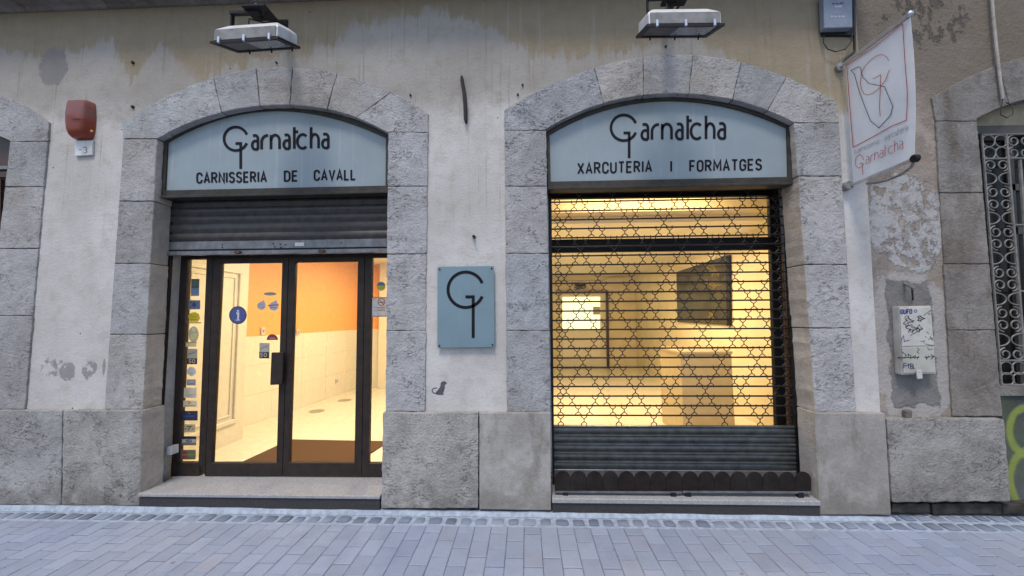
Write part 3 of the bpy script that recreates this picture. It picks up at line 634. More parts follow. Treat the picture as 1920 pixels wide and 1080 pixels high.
# ================================================================== SETTING: the shop building
bld = thing('shop_building', 'old plastered building with grey stone arches over two shop openings', 'building', (0, 0.15, 0))
seedc = [0]
def stone(poly, mat='stone', Yf=YS, Yb=0.155, name='stone', parent=None, tint=None, amp=0.75, gap=0.6, bev=0.007, proud=None, clean=0):
    seedc[0] += 1; r = random.Random(seedc[0])
    P = jitter(shrink(poly, gap), 9, amp, seedc[0])
    yf = Yf+(r.uniform(-.004, .004) if proud is None else proud)
    t = r.uniform(.88, 1.10) if tint is None else tint; wm = r.uniform(-.03, .035)
    o = MB().ppx(P, yf, Yb).build(name, M[mat], parent or bld, bevel=bev, seg=2, tint=(t*(1+wm), t, t*(1-wm)) if not isinstance(t, tuple) else t)
    if clean:                                # faces toward the opening carry the shop's warm light in their colour
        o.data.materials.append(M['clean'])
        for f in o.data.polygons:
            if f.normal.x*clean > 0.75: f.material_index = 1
    return o
def jamb(l0, l1, r0, r1, ys, mats, **k):
    for i in range(len(ys)-1):
        a, b = ys[i], ys[i+1]
        stone([(lerp2(l0, l1, a), a), (lerp2(r0, r1, a), a), (lerp2(r0, r1, b), b), (lerp2(l0, l1, b), b)], mats[i] if isinstance(mats, list) else mats, **k)
def arch(ext, intr, joints, mats, spring_l, spring_r, **k):
    # joints: (x on extrados, x on intrados) pairs; springers reach down to the given corner points (outer, inner)
    for i in range(len(joints)-1):
        (xo0, xi0), (xo1, xi1) = joints[i], joints[i+1]
        poly = ext.run(xo0, xo1, 7)+intr.run(xi1, xi0, 7)
        if i == 0 and spring_l: poly = [spring_l[0]]+poly+[spring_l[1]]
        if i == len(joints)-2 and spring_r: n = 8; poly = poly[:n]+[spring_r[0], spring_r[1]]+poly[n:]
        stone(poly, mats[i], **k)
# --- left arch, cut by the frame edge
extA = Curve([(-330, 150), (-230, 142), (-140, 148), (-60, 160), (0, 177), (50, 198), (92, 229)], 4)
intA = Curve([(-330, 218), (-230, 210), (-140, 217), (-60, 236), (0, 256), (19, 264)], 3)
arch(extA, intA, [(-300, -290), (-170, -165), (-60, -62), (92, 18)], ['stone']*3, None, ((90, 265), (18, 265)))
jamb((18, 265), (-38, 768), (89, 265), (46, 768), [265, 350, 466, 592, 768], ['stone', 'stone', 'stone', 'stone'])
# --- door arch
extB = Curve([(228, 228), (300, 186), (400, 146), (480, 127), (548, 124.5), (640, 140), (720, 164), (803, 213)], 5)
intB = Curve([(298, 258), (416, 211), (489, 198.5), (543, 197.5), (613, 205), (727, 249)], 4)
arch(extB, intB, [(228, 298), (400, 415), (480, 487), (548, 543), (632, 613), (735, 668), (803, 727)], ['stone', 'stone', 'stone', 'stone', 'stone', 'pale'], ((231, 260), (297, 260)), ((803, 247.5), (727, 247.5)))
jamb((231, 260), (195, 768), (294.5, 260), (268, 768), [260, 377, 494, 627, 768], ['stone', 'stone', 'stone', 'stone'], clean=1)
jamb((727, 247.5), (722, 772), (803, 247.5), (797, 772), [247.5, 349, 476, 620, 772], 'pale')
# --- window arch
extC = Curve([(945, 206), (1040, 155), (1115, 127), (1205, 105.5), (1280, 101), (1330, 105), (1390, 116), (1475, 144), (1570, 190)], 5)
intC = Curve([(1023, 243), (1132, 193.5), (1207, 178.5), (1291, 176), (1375, 187.5), (1489, 230)], 4)
arch(extC, intC, [(945, 1023), (1114, 1132), (1206, 1207), (1300, 1292), (1390, 1374), (1475, 1440), (1570, 1489)], ['pale', 'stone', 'stone', 'stone', 'stone', 'pale'], ((945, 244), (1023, 244)), ((1574, 230), (1489, 230)), Yb=0.2)
jamb((945.5, 244), (950, 773), (1025, 244), (1033, 773), [244, 349, 475, 620, 773], 'pale', Yb=0.2)
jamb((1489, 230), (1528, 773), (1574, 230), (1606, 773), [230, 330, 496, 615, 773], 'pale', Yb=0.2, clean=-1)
# --- mortar bed behind the stones, just below their faces
def bed(poly, Y=-0.004, Yb=0.14): return MB().ppx(poly, Y, Yb)
mo = MB()
for (l0, l1, r0, r1) in (((18, 265), (-38, 768), (89, 265), (46, 768)), ((231, 255), (195, 768), (294.5, 255), (268, 768)), ((727, 245), (722, 772), (803, 245), (797, 772)), ((945.5, 242), (950, 773), (1025, 242), (1033, 773)), ((1489, 228), (1528, 773), (1574, 228), (1606, 773))):
    mo.ppx([(l0[0]+1.5, l0[1]), (r0[0]-1.5, r0[1]), (r1[0]-1.5, r1[1]), (l1[0]+1.5, l1[1])], -0.004, 0.14)
for ext, intr, a, b, c, d in ((extB, intB, 232, 800, 300, 725), (extC, intC, 948, 1567, 1026, 1486), (extA, intA, -300, 90, -290, 16)):
    P = ext.run(a, b, 24)+intr.run(d, c, 24); mo.ppx(shrink(P, 1.6), -0.006, 0.13)
mo.build('mortar', M['mortar'], bld)
# --- plinth
def plinth(poly, mat, **k): return stone(poly, mat, Yf=YP, Yb=0.155, name='plinth_stone', proud=0, **k)
plinth([(-330, 769), (117, 769), (114, 948), (-330, 943)], 'plinth', tint=0.98)
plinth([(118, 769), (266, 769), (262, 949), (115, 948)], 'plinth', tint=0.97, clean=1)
plinth([(717, 773.5), (897, 773.5), (897, 954), (714, 954)], 'plinth', tint=1.05)
plinth([(898, 773.5), (1033, 773.5), (1034, 958), (898, 956)], 'slab', tint=1.05, amp=0.2)
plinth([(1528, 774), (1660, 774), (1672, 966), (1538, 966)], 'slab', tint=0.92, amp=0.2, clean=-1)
# --- plaster skin: one sheet with the arches cut out
ZT = 4.4
def wl(px, py, Y=0.0): p = W(px, py, Y); return (p.x, p.z)
sk = []
sk += [wl(40, 775)]+[wl(lerp2((86, 268), (42, 768), y), y) for y in (768, 600, 466, 350, 268)]
sk += [wl(x, y+5) for x, y in reversed(extA.run(-290, 84, 12))]
lx = wl(-330, 150)[0]
sk += [(lx, sk[-1][1]), (lx, ZT), (wl(1604, 0)[0], ZT), wl(1604, 0), wl(1626, 345), wl(1651, 779)]
sk += [wl(1600, 779)]+[wl(lerp2((1569, 230), (1601, 773), y), y) for y in (770, 600, 400, 235)]
sk += [wl(x, y+5) for x, y in reversed(extC.run(952, 1562, 24))]
sk += [wl(lerp2((951, 244), (955, 773), y), y) for y in (250, 400, 600, 779)]
sk += [wl(lerp2((798, 247), (792, 772), y), y) for y in (779, 600, 400, 252)]
sk += [wl(x, y+5) for x, y in reversed(extB.run(238, 796, 24))]
sk += [wl(lerp2((238, 260), (202, 768), y), y) for y in (266, 400, 600, 775)]
MB().prism([(x, 0.0, z) for x, z in sk], (0, 0.28, 0)).build('plaster_wall', M['plaster'], bld)
# string course at the very top
a = W(-330, 32, -0.09); zb = W(0, 20, -0.02).z
xr = W(1604, 0).x
stp = MB()
prof = [(-0.003, zb-0.015), (-0.03, zb-0.01), (-0.04, zb+0.01), (-0.25, zb+0.02), (-0.27, zb+0.03), (-0.29, zb+0.14), (-0.003, zb+0.2)]
nx = [a.x+(xr-a.x)*i/7 for i in range(8)]
for i in range(7):
    MB().prism([(nx[i]+.003, y, z) for y, z in prof], (nx[i+1]-nx[i]-.006, 0, 0)).build('cornice_stone', M['oldstone'], bld, bevel=.004, tint=random.uniform(.85, 1.0))
# inner reveals and closing wall behind the signs
XjL = W(335, 560, 0.28).x; XjR = W(735, 600, 0.28).x
XwL = W(1029, 560, 0.30).x; XwR = W(1481, 500, 0.22).x
zH = W(500, 352, 0.2).z; zHw = W(1250, 352, 0.24).z
for a_, b_ in (((XjR, 0.17, -0.05), (XwL, 0.40, 3.1)), ((XwR, 0.235, -0.05), (XwR+0.6, 0.40, 3.1))):
    MB().box(a_, b_).build('reveal', M['pale'], bld, tint=1.05)
MB().box((XjL-0.5, 0.185, -0.05), (XjL, 0.40, 3.1)).build('reveal', M['clean'], bld)  # left reveal, also with the warm shop light in its colour
MB().box((XjL-0.001, 0.24, zH+0.02), (XjR+.001, 0.40, 3.1)).build('lintel', M['pale'], bld)
MB().box((XwL-0.001, 0.27, zHw+0.03), (XwR+.001, 0.40, 3.1)).build('lintel', M['pale'], bld)
# backing of the cut arch on the left, and its dark timber door
wdr = thing('timber_door', 'dark brown timber door in the stone arch cut off by the left edge', 'door', W(-20, 945, 0.05))
pL = MB().ppx([(-330, 180), (24, 180), (24, 960), (-330, 960)], 0.06, 0.12).build('door_panel', M['wood'], wdr)
MB().ppx([(-330, 310), (22, 311), (22, 317), (-330, 316)], 0.03, 0.059).build('rail', M['greym'], wdr)
MB().ppx([(-330, 322), (22, 322), (22, 332), (-330, 332)], 0.035, 0.059).build('rail', M['wood'], wdr)
for q in (-120, -60, -6): MB().ppx([(q, 335), (q+7, 335), (q+4, 900), (q-3, 900)], 0.035, 0.059).build('stile', M['wood'], wdr)
# paint stencil of a small sitting animal and other flat marks on the wall
def ml(pts): return [(790+x/3.6, 480+y/3.6) for x, y in pts]
body = ml([(97, 920), (112, 905), (128, 880), (131, 858), (140, 848), (155, 845), (163, 852), (171, 852), (170, 862), (158, 870), (158, 890), (152, 912), (146, 922), (152, 930), (148, 936), (126, 938), (104, 936)])
st = MB().ppx(body, -0.002, 0.0); st.strokes([ml([(104, 930), (88, 926), (76, 918), (72, 906), (78, 896), (92, 892), (105, 890)])], 1.7, lambda x, y: W(x, y, 0), (0, -1, 0), 0.002)
st.build('animal_stencil', M['stencil'], bld)
rust = MB().ppx([(863.5, 141), (866, 140), (868, 143), (873, 172), (875.5, 205), (875, 226), (872, 228), (869.5, 224), (868.5, 196), (866.5, 172), (863, 150)], -0.045, 0.0)
tag(rust.build('wall_tie', M['blackm'], bevel=.004), 'black slightly bent iron tie bar on plaster between the arches', 'wall tie')
hk = thing('wall_hook', 'small rusty hook stub on the plaster above the blue plaque', 'hook', W(888, 443, 0))
MB().cyl(W(888, 443, 0.0), W(888, 443, -0.03), 0.012).build('hook_plate', M['blackm'], hk); MB().tube([W(888, 443, -.03), W(889, 447, -.04), W(891, 447, -.05), W(892, 443, -.05)], 0.005).build('hook_tip', M['blackm'], hk)
for px, py in ((250, 201), (519, 118), (1248, 88), (770, 179), (971, 178), (250, 118), (980, 160)):
    c = W(px, py, 0); MB().cyl(c+Vector((0, .01, 0)), c+Vector((0, -.012, 0)), .009 if px != 250 else .014, 7).build('anchor_bolt', M['blackm'], bld)

# ================================================================== step and sill
stp = thing('door_step', 'pale granite doorstep with dark front below the lit glass door', 'step', W(490, 945, -0.05))
def lineZ(p, q, Y): return (W(*p, Y).z+W(*q, Y).z)/2
zs = lineZ((262, 925), (713, 928), -0.05); XsL = W(261, 930, -0.05).x; XsR = W(713, 930, -0.05).x
zb_ = lineZ((322, 893.5), (713, 895), 0.28)
MB().add([(XsL, -.062, zs), (XsR, -.062, zs), (XsR, .42, zb_), (XsL-.0, .42, zb_), (XsL, -.062, zs-.026), (XsR, -.062, zs-.026), (XsR, .42, zs-.026), (XsL, .42, zs-.026)],
         [(0, 1, 2, 3), (7, 6, 5, 4), (0, 4, 5, 1), (1, 5, 6, 2), (2, 6, 7, 3), (3, 7, 4, 0)]).build('tread', M['granite'], stp, bevel=.004)
MB().box((XsL+.003, -.050, -.02), (XsR-.003, .35, zs-.0265)).build('riser', M['granite_d'], stp)
sil = thing('window_sill', 'dark granite sill under the grilled shop window', 'sill', W(1285, 955, -0.05))
zw = lineZ((1035, 934), (1537, 938), -0.05); XaL = W(1035, 940, -.05).x; XaR = W(1537, 940, -.05).x
MB().box((XaL, -.062, zw-.035), (XaR, .40, zw)).build('sill_slab', M['granite'], sil, bevel=.004)
MB().box((XaL+.003, -.050, -.02), (XaR-.003, .35, zw-.036)).build('sill_riser', M['granite_d'], sil)

# ================================================================== shop signs
def outline(xl, yl, cur, xr, yr, n=26):       # bottom-left, up, over the arch, down to bottom-right
    top = cur.run(xl[1], xr[1], n); return [(xl[0], yl)]+top+[(xr[0], yr)]
def shop_sign(label, Yf, out, inn, logo, caps, boxb):
    c = W((out[0][0]+out[-1][0])/2, out[0][1], Yf); r = thing('shop_sign', label, 'sign', c)
    n = len(out); mb = MB()
    fo = [W(x, y, Yf) for x, y in out]; fi = [W(x, y, Yf) for x, y in inn]; dv = Vector((0, .10, 0)); di = Vector((0, .03, 0))
    vs = fo+fi+[p+dv for p in fo]+[p+di for p in fi]; fs = []
    for i in range(n):
        j = (i+1) % n
        fs += [(i, j, n+j, n+i), (i, 2*n+i, 2*n+j, j), (n+i, n+j, 3*n+j, 3*n+i)]
    fs.append(tuple(range(2*n, 3*n))); mb.add(vs, fs); mb.build('sign_frame', M['frame'], r)
    MB().prism([p+Vector((0, .016, 0)) for p in [W(x, y, Yf) for x, y in shrink(inn, -1.5)]], (0, .012, 0)).build('sign_panel', M['panel'], r)
    lip = MB().ppx(boxb, Yf-.02, Yf-.001); lip.build('drip_rail', M['frame'], r, bevel=.004)
    Yl = Yf+.0155
    MB().strokes(logo, 4.9, lambda x, y: W(x, y, Yl), (0, -1, 0), .003).build('logo_lettering', M['letter'], r)
    for cp in caps: MB().strokes(cp, 3.3, lambda x, y: W(x, y, Yl), (0, -1, 0), .003).build('caption_word', M['letter'], r)
    return r
oB = Curve([(302, 259), (416, 213), (489, 200.5), (543, 199.5), (613, 207), (728, 250)], 4)
gB = Curve([(313.4, 266), (414, 221.6), (489, 208.7), (534, 206.4), (616, 219), (723.6, 258)], 4)
signB = shop_sign('pale blue arched shop sign reading CARNISSERIA DE CAVALL over the glass door', 0.045,
    outline((300, 303.5), 371, oB, (727.5, 728), 361.5), outline((308.7, 313.4), 357, gB, (722.6, 723.6), 348),
    logo_mark(442.3, 260.3, 22, 2.55)+logo_word(442.3, 260.3, 21.6),
    [text_px('CARNISSERIA', 370, 499, 343, 340.5, 18), text_px('DE', 534, 557, 339.5, 339, 18), text_px('CAVALL', 590, 666, 338, 336.5, 18)],
    [(300, 366), (727, 356.5), (727, 361.5), (300, 371.5)])
oC = Curve([(1025, 244), (1132, 195.5), (1207, 180.5), (1291, 178), (1375, 189.5), (1483, 232)], 4)
gC = Curve([(1030.4, 251.7), (1132.5, 205.7), (1206.5, 191.7), (1280.5, 187.9), (1375, 203), (1475.8, 239)], 4)
signC = shop_sign('pale blue arched shop sign reading XARCUTERIA I FORMATGES over the grilled window', 0.045,
    outline((1027, 1025), 355.5, oC, (1486.5, 1482), 346), outline((1032.5, 1030.4), 340.5, gC, (1478.3, 1475.8), 331.5),
    logo_mark(1169.5, 239.7, 24, 2.35)+logo_word(1169.5, 239.7, 23.6, 0.012),
    [text_px('XARCUTERIA', 1084, 1221, 325.5, 321.5, 19), text_px('I', 1257.8, 1259, 321.5, 321.4, 19), text_px('FORMATGES', 1294, 1427, 321, 318, 19)],
    [(1027, 350), (1486, 341), (1486, 346), (1027, 355.5)])
# blue plaque between the openings
pq = thing('wall_plaque', 'small rectangular blue plaque with black ring monogram on the middle pier', 'plaque', W(873, 652, -0.03))
MB().ppx([(820, 500), (926, 498.5), (927.5, 651), (820, 652.5)], -0.035, -0.024).build('plaque_plate', M['plaque'], pq, bevel=.002)
for px, py in ((824.5, 505), (922, 503.5), (824, 648), (923.5, 646.5)):
    c = W(px, py, -.035); MB().cyl(c+Vector((0, -.006, 0)), c+Vector((0, .035, 0)), .007, 10).build('screw', M['blackm'], pq)
MB().strokes(logo_mark(873.3, 543.3, 33.2, 2.72), 5.7, lambda x, y: W(x, y, -.0352), (0, -1, 0), .002).build('monogram', M['letter'], pq)

# ================================================================== roller shutter over the door (rolled up)
sh = thing('roller_shutter', 'dark grey roller shutter half lowered above the glass door', 'shutter', W(520, 478, 0.165))
YH = 0.165; xl_, xr_ = W(318, 440, YH).x, W(745, 440, YH).x
zl = [(W(322, a, YH).z+W(724, b, YH).z)/2 for a, b in ((361, 351), (377.5, 366), (390, 383), (405, 398), (421, 414), (439, 432), (453, 448))]
for i in range(6):
    t, b = zl[i], zl[i+1]; h = t-b; pf = []
    for k in range(7):
        u = k/6; pf.append((YH-0.004-0.011*math.sin(PI*min(1, u*1.15))**.8 if u*1.15 < 1 else YH-.002, t-h*u))
    pf = [(YH+.004, t)]+pf+[(YH+.004, b)]
    MB().prism([(xl_, y, z) for y, z in pf], (xr_-xl_, 0, 0)).build('slat', M['shutter'], sh, smooth=True, tint=random.uniform(.9, 1.1))
zc = [(W(322, a, YH).z+W(724, b, YH).z)/2 for a, b in ((453.5, 448.5), (469, 463), (472.5, 466.5), (480, 474))]
rl = MB().box((xl_, YH-.012, zc[1]), (xr_, YH+.01, zc[0])).build('bottom_rail', M['rail'], sh, bevel=.002)
MB().box((xl_, YH-.004, zc[2]), (xr_, YH+.008, zc[1]-.0005)).build('rail_groove', M['blackm'], sh)
MB().box((xl_, YH-.03, zc[3]), (xr_, YH+.01, zc[2]-.0005)).build('rail_lip', M['rail'], sh, bevel=.002)
for px in (447, 604): 
    c = W(px, 473-(px-447)*.012, YH-.03); MB().box(c-Vector((.026, .022, .012)), c+Vector((.026, 0.0, .012))).build('lock_lug', paint(.06, .035, .03), sh, bevel=.003)
MB().ppx([(553, 455), (570, 454.6), (570, 461), (553, 461.4)], YH-.0135, YH-.0125).build('label_plate', paint(.5, .5, .52), rl)
dd = MB()
for px, py in ((417, 459), (417, 464), (513, 457), (515, 463), (526, 458), (527, 464), (536, 459), (640, 455)): c = W(px, py, YH-.0122); dd.cyl(c, c-Vector((0, .004, 0)), .006, 8)
dd.build('rivet', M['blackm'], rl)
gd = thing('shutter_guide', 'dark steel shutter guide in the stone reveal left of the door', 'guide rail', W(316, 893, 0.17))
xg = W(313, 560, .16).x
MB().box((xg-.06, .157, zb_-.03), (xg+.012, .184, 2.5)).build('channel', M['blackm'], gd)

# ================================================================== glass door
YD = 0.28
dr = thing('glass_door', 'dark framed double glass door with stickers and lit shop behind', 'door', W(520, 893, YD))
def fr(poly, Yf=YD, Yb=YD+.05, name='frame_member', mat='doorframe', parent=None, bev=.003): return MB().ppx(poly, Yf, Yb).build(name, M[mat], parent or dr, bevel=bev)
fr([(337, 455), (750, 447), (750, 482.5), (337, 486)], name='head_member')
fr([(337.5, 486), (351.5, 486), (334, 868), (321, 868)], name='jamb_member')
fr([(320.5, 868), (374, 868), (373, 893.5), (319.5, 893.5)], name='bottom_member')
fr([(387, 485), (399, 485), (384, 893), (371.5, 868)], name='mullion')
fr([(684, 483), (697, 483), (690.5, 894), (678, 894)], name='mullion')
fr([(690, 869), (735, 869), (735, 894), (690, 894)], name='bottom_member')
fr([(735, 480), (748, 480), (748, 894), (735, 894)], name='jamb_member')
def leaf(out, inn, Yf):
    fo = [W(x, y, Yf) for x, y in out]; fi = [W(x, y, Yf) for x, y in inn]; dv = Vector((0, .045, 0)); n = 4
    vs = fo+fi+[p+dv for p in fo]+[p+dv for p in fi]; fs = []
    for i in range(4):
        j = (i+1) % 4; fs += [(i, j, n+j, n+i), (i, 2*n+i, 2*n+j, j), (n+i, n+j, 3*n+j, 3*n+i), (2*n+i, 3*n+i, 3*n+j, 2*n+j)]
    o = MB().add(vs, fs).build('door_leaf', M['doorframe'], dr, bevel=.003)
    MB().ppx(shrink(inn, -1.2), Yf+.02, Yf+.026).build('pane', M['glass'], o)
    bead = MB()
    for i in range(4):
        j = (i+1) % 4; bead.strokes([[inn[i], inn[j]]], 1.6, lambda x, y: W(x, y, Yf+.012), (0, -1, 0), .004)
    bead.build('bead', M['blackm'], o); return o
lf = leaf([(399.5, 484), (541, 481.5), (528.8, 893), (384.5, 893)], [(414, 493.6), (530.6, 492), (519.8, 868), (395.8, 868.6)], YD-.004)
rf = leaf([(541.8, 481.5), (683.5, 481), (677.6, 893.6), (529.6, 893)], [(553.2, 491.6), (672.4, 489.8), (665.7, 868), (541.4, 868)], YD-.004)
hd = MB().ppx([(508.5, 661), (531, 660.5), (528.5, 721), (506, 722)], YD-.055, YD-.035).build('handle', M['doorframe'], lf, bevel=.004)
MB().ppx([(521, 664), (529, 664), (527, 718), (519.5, 718)], YD-.035, YD-.003).build('handle', M['doorframe'], lf)
sideL = fr([(351, 485), (388, 484.5), (371.5, 867.5), (334, 867.5)], YD+.02, YD+.026, 'pane', 'glass', bev=0)
fr([(696, 483), (737, 482), (737, 869.5), (690, 869.5)], YD+.02, YD+.026, 'pane', 'glass', bev=0)
# stickers on the glass
stuck = [0]
def sticker(poly, col, parts=(), Y=YD+.0195, name='sticker'):
    o = MB().ppx(poly, Y-.001, Y).build(name, paint(*col), dr)
    for k, (kind, data, c) in enumerate(parts):
        mb = MB(); Y2 = Y-.001-.0006*(k+1)
        if kind == 'poly': mb.ppx(data, Y2, Y-.0011)
        else: mb.strokes(data[0], data[1], lambda x, y: W(x, y, Y2+.0004), (0, -1, 0), .0005)
        mb.build('print', paint(*c), o)
    return o
def rc(x0, y0, x1, y1, lean=0.0): return [(x0+lean, y0), (x1+lean, y0), (x1, y1), (x0, y1)]
def el(cx, cy, rx, ry, n=20): return arc(cx, cy, rx, ry, 0, 360, n)[:-1]
sticker(rc(358, 523, 373, 555, .8), (.10, .14, .11), [('poly', rc(358, 540, 373, 555, .3), (.13, .20, .29)), ('line', ([[(359, 538.5), (373, 537.5)]], 1.2), (.04, .06, .06))])
sticker(rc(353.5, 563, 375, 580, .5), (.10, .14, .22), [('poly', el(364, 571.5, 4, 4), (.03, .035, .11)), ('line', ([[(356, 567), (358, 567)], [(356, 575), (358, 575)], [(370, 567), (372, 567)], [(370, 575), (372, 575)], [(363, 565), (366, 565)], [(363, 578), (366, 578)]], 1.8), (.03, .03, .06))])
sticker([(353, 592), (357, 587), (366, 585), (373, 589), (375, 597), (371, 603.5), (356, 604)], (.50, .40, .02), [('line', ([[(356, 591), (364, 595), (371, 592)], [(357, 599), (370, 599)]], .9), (.27, .2, .02))])
sticker(rc(350, 604.5, 377, 606.2), (.10, .09, .05))
sticker(el(363, 627, 9.5, 15), (.40, .37, .24), [('poly', el(363, 631, 6.5, 6.5), (.50, .45, .20)), ('poly', el(363.3, 618, 4, 4), (.5, .47, .33))])
sticker(rc(348, 642, 368, 650, .3), (.55, .46, .25), [('line', ([[(348, 642), (369, 641.5)]], 1.4), (.25, .17, .05))])
c50 = lambda x0, y0, x1, y1: sticker(rc(x0, y0, x1, y1, .6), (.34, .31, .25), [('poly', rc(x0-.2, y0+(y1-y0)*.62, x1, y1, .3), (.02, .02, .02)), ('line', ([[(x0+2, y0+11), (x0+8, y0+9), (x1-1, y0+5)]], 1), (.1, .09, .08)), ('line', ([[(x0+8, y1-9), (x0+4, y1-9), (x0+3.5, y1-6), (x0+7, y1-5.5), (x0+6, y1-2.5), (x0+3, y1-2.5)], list(el(x0+12, y1-5.7, 2.6, 3.2, 10))+[(x0+14.6, y1-5.7)]], 1), (.5, .48, .4))])
c50(351, 654, 369.5, 683); 
sticker(el(359, 696.5, 8.3, 8.5), (.45, .44, .44), [('line', ([[(357, 693), (360, 692), (361, 699), (356, 701)]], 1), (.33, .33, .37))])
sticker(rc(350, 711.5, 366.5, 722.5, .3), (.20, .22, .24), [('poly', rc(352, 714, 364, 718), (.30, .32, .36))])
sticker(rc(344.5, 727, 368, 746, .5), (.52, .47, .36), [('line', ([[(350, 735), (354, 736)], [(347, 739.5), (364, 739)], [(348, 742.5), (363, 742)]], 1), (.3, .26, .2))])
sticker(rc(343.5, 751, 368.5, 763, .5), (.58, .50, .33), [('line', ([[(351.5, 752), (356.5, 755), (352, 758)]], 1.5), (.55, .10, .03)), ('line', ([[(345, 761), (367, 760.5)]], 1), (.2, .15, .1))])
sticker(rc(341.5, 770.5, 370, 788.5, .6), (.025, .03, .075), [('poly', rc(346, 779, 364, 782), (.05, .06, .16)), ('line', ([[(352, 774), (357, 776)]], 1), (.25, .2, .13))])
sticker(rc(345, 795.5, 365.5, 810.5, .5), (.40, .34, .22), [('line', ([[(346, 804), (350, 804)], [(360, 804.5), (364, 804.5)], [(350, 800), (361, 799)], [(357, 800), (352, 807.5)]], 1.5), (.06, .05, .04))])
sticker(rc(340, 818, 367.5, 835, .5), (.02, .02, .035), [('poly', rc(341, 823.5, 367, 830), (.34, .34, .34)), ('line', (text_px('VISA', 348, 360, 829, 829, 4.6, gap=.12), 1), (.02, .02, .04)), ('poly', rc(340.5, 830.6, 366.8, 835), (.15, .12, .08))])
sticker(rc(338, 843.5, 366.5, 861.5, .5), (.13, .10, .07), [('poly', el(347, 852.5, 7, 7), (.20, .045, .04)), ('poly', el(358, 852.5, 7, 7), (.09, .14, .04)), ('line', ([[(341, 853), (364, 852.5)]], .9), (.3, .25, .16))])
# door leaf stickers
infoI = [('poly', el(446, 591, 14.3, 14.6), (.055, .075, .22)), ('poly', el(446.3, 583, 2.1, 1.9), (.5, .5, .55)), ('line', ([[(443, 587.5), (447, 587.3), (446.3, 599)]], 3.2), (.5, .5, .55)), ('line', ([[(442, 600.3), (450, 600)]], 1.7), (.5, .5, .55))]
sticker(el(446, 591, 16.6, 17), (.035, .03, .11), infoI, YD+.014)
sticker(el(506.5, 551, 12, 3.2), (.23, .25, .22), [('line', ([[(498, 551.5), (515, 550.5)]], 1), (.11, .12, .1))], YD+.014)
def drop(cx, cy, s): return [(cx+.6*s, cy-1.3*s), (cx+.9*s, cy-.5*s)]+arc(cx, cy, s, s, -20, 200, 12)+[(cx-.6*s, cy-.7*s)]
sticker(drop(490, 573, 8), (.33, .32, .36), [('line', ([[(485, 571), (495, 570)], [(484, 576), (496, 575.5)]], .8), (.22, .2, .2))], YD+.014)
sticker(drop(513, 574, 8.8), (.33, .33, .37), [('line', ([[(502, 573), (523, 571.5)]], 2.2), (.20, .10, .07)), ('line', ([[(505, 578), (511, 576), (520, 578)]], 1), (.09, .08, .09))], YD+.014)
sticker(arc(510.5, 637.5, 10.6, 11, 180, 360, 14), (.16, .02, .025), [('line', ([[(505, 634), (516, 634)]], 2), (.4, .2, .16))], YD+.014)
Yk = YD+.014
o_ = sticker(rc(486, 643, 505, 672, .5), (.36, .33, .27), [('poly', rc(486, 660, 504.5, 672), (.02, .018, .018)), ('line', ([[(488, 654), (495, 651), (504, 648)]], 1), (.1, .09, .08)), ('line', ([[(493, 662), (489, 662), (488.5, 665), (492, 665.5), (491, 669), (488, 669)], list(el(497.5, 665.5, 2.6, 3.4, 10))+[(500.1, 665.5)]], 1), (.5, .48, .4))], Yk)
sticker(el(714.5, 537, 8, 8.3), (.40, .36, .02), [('poly', arc(714.5, 535.5, 8, 7, 180, 360, 10), (.05, .16, .22)), ('poly', rc(707, 538.5, 722, 540.5), (.25, .33, .1))])
sticker(rc(697, 557.5, 730, 594), (.46, .40, .34), [('line', ([list(el(715, 566, 6.3, 6.8, 18))+[(721.3, 566)]], 1.3), (.22, .05, .05)), ('line', ([[(710, 567), (720, 566)], [(711, 561.5), (719, 570.5)]], 1.2), (.18, .06, .06)), ('poly', rc(698, 568, 708, 592), (.40, .40, .42)), ('line', ([[(702, 577), (722, 576.5)], [(702, 581.5), (722, 581)], [(698, 592.5), (724, 592.5)], [(698, 557.8), (724, 557.6)]], .9), (.15, .12, .1))])
ds = thing('door_contact_box', 'small white plastic box beside the foot of the door frame', 'box', W(322, 852, 0.24))
MB().ppx([(311.5, 838), (322, 837), (322, 853), (311.5, 854)], 0.205, 0.275).build('case', M['white'], ds, bevel=.003)

# ================================================================== rolling grille and shop window
YG = 0.215
gr = thing('rolling_grille', 'closed dark steel rolling grille of bars and hexagon links over shop window', 'grille', W(1260, 925, YG))
z0, z1 = W(1032, 379.4, YG).z, W(1032, 796.7, YG).z; NB = 24; dz = (z0-z1)/NB
xa, xb = W(1026, 600, YG).x, W(1484, 560, YG).x+.03
bar_me = mesh_of(MB().cyl((xa, 0, 0), (xb, 0, 0), .0074, 8), M['grille'], 'bar', smooth=True)
for i in range(-1, NB): 
    o = link('bar', bar_me, gr); o.location = Vector((0, YG, z0-dz*i))-Vector(gr.location)
def link_mesh():
    mb = MB(); h = dz; a = .0225
    up_ = [(-a, 0), (-a*1.02, -.16*h), (-a*.35, -.30*h), (0, -.36*h)]; 
    for sx in (-1, 1):
        mb.tube([(x*sx, -.004, z) for x, z in up_], .0041, 5); mb.tube([(x*sx, -.004, -h-z) for x, z in up_], .0041, 5)
        mb.tube([(sx*a, -.004+.010*math.cos(t), .010*math.sin(t)+.001) for t in (PI*1.0, PI*.6, PI*.25)], .0034, 5)
    mb.tube([(0, -.004, -.34*h), (0, -.004, -.66*h)], .0045, 5); return mesh_of(mb, M['grille'], 'link', smooth=True)
lm = link_mesh(); P = W(1215.2, 490, YG).x-W(1151.7, 490, YG).x; cx = W(1151.7, 490, YG).x; half = (W(1162, 490, YG).x-W(1141.3, 490, YG).x)/2
spots = []
xe0, xe1 = W(1047.5, 560, YG).x, W(1461, 500, YG).x
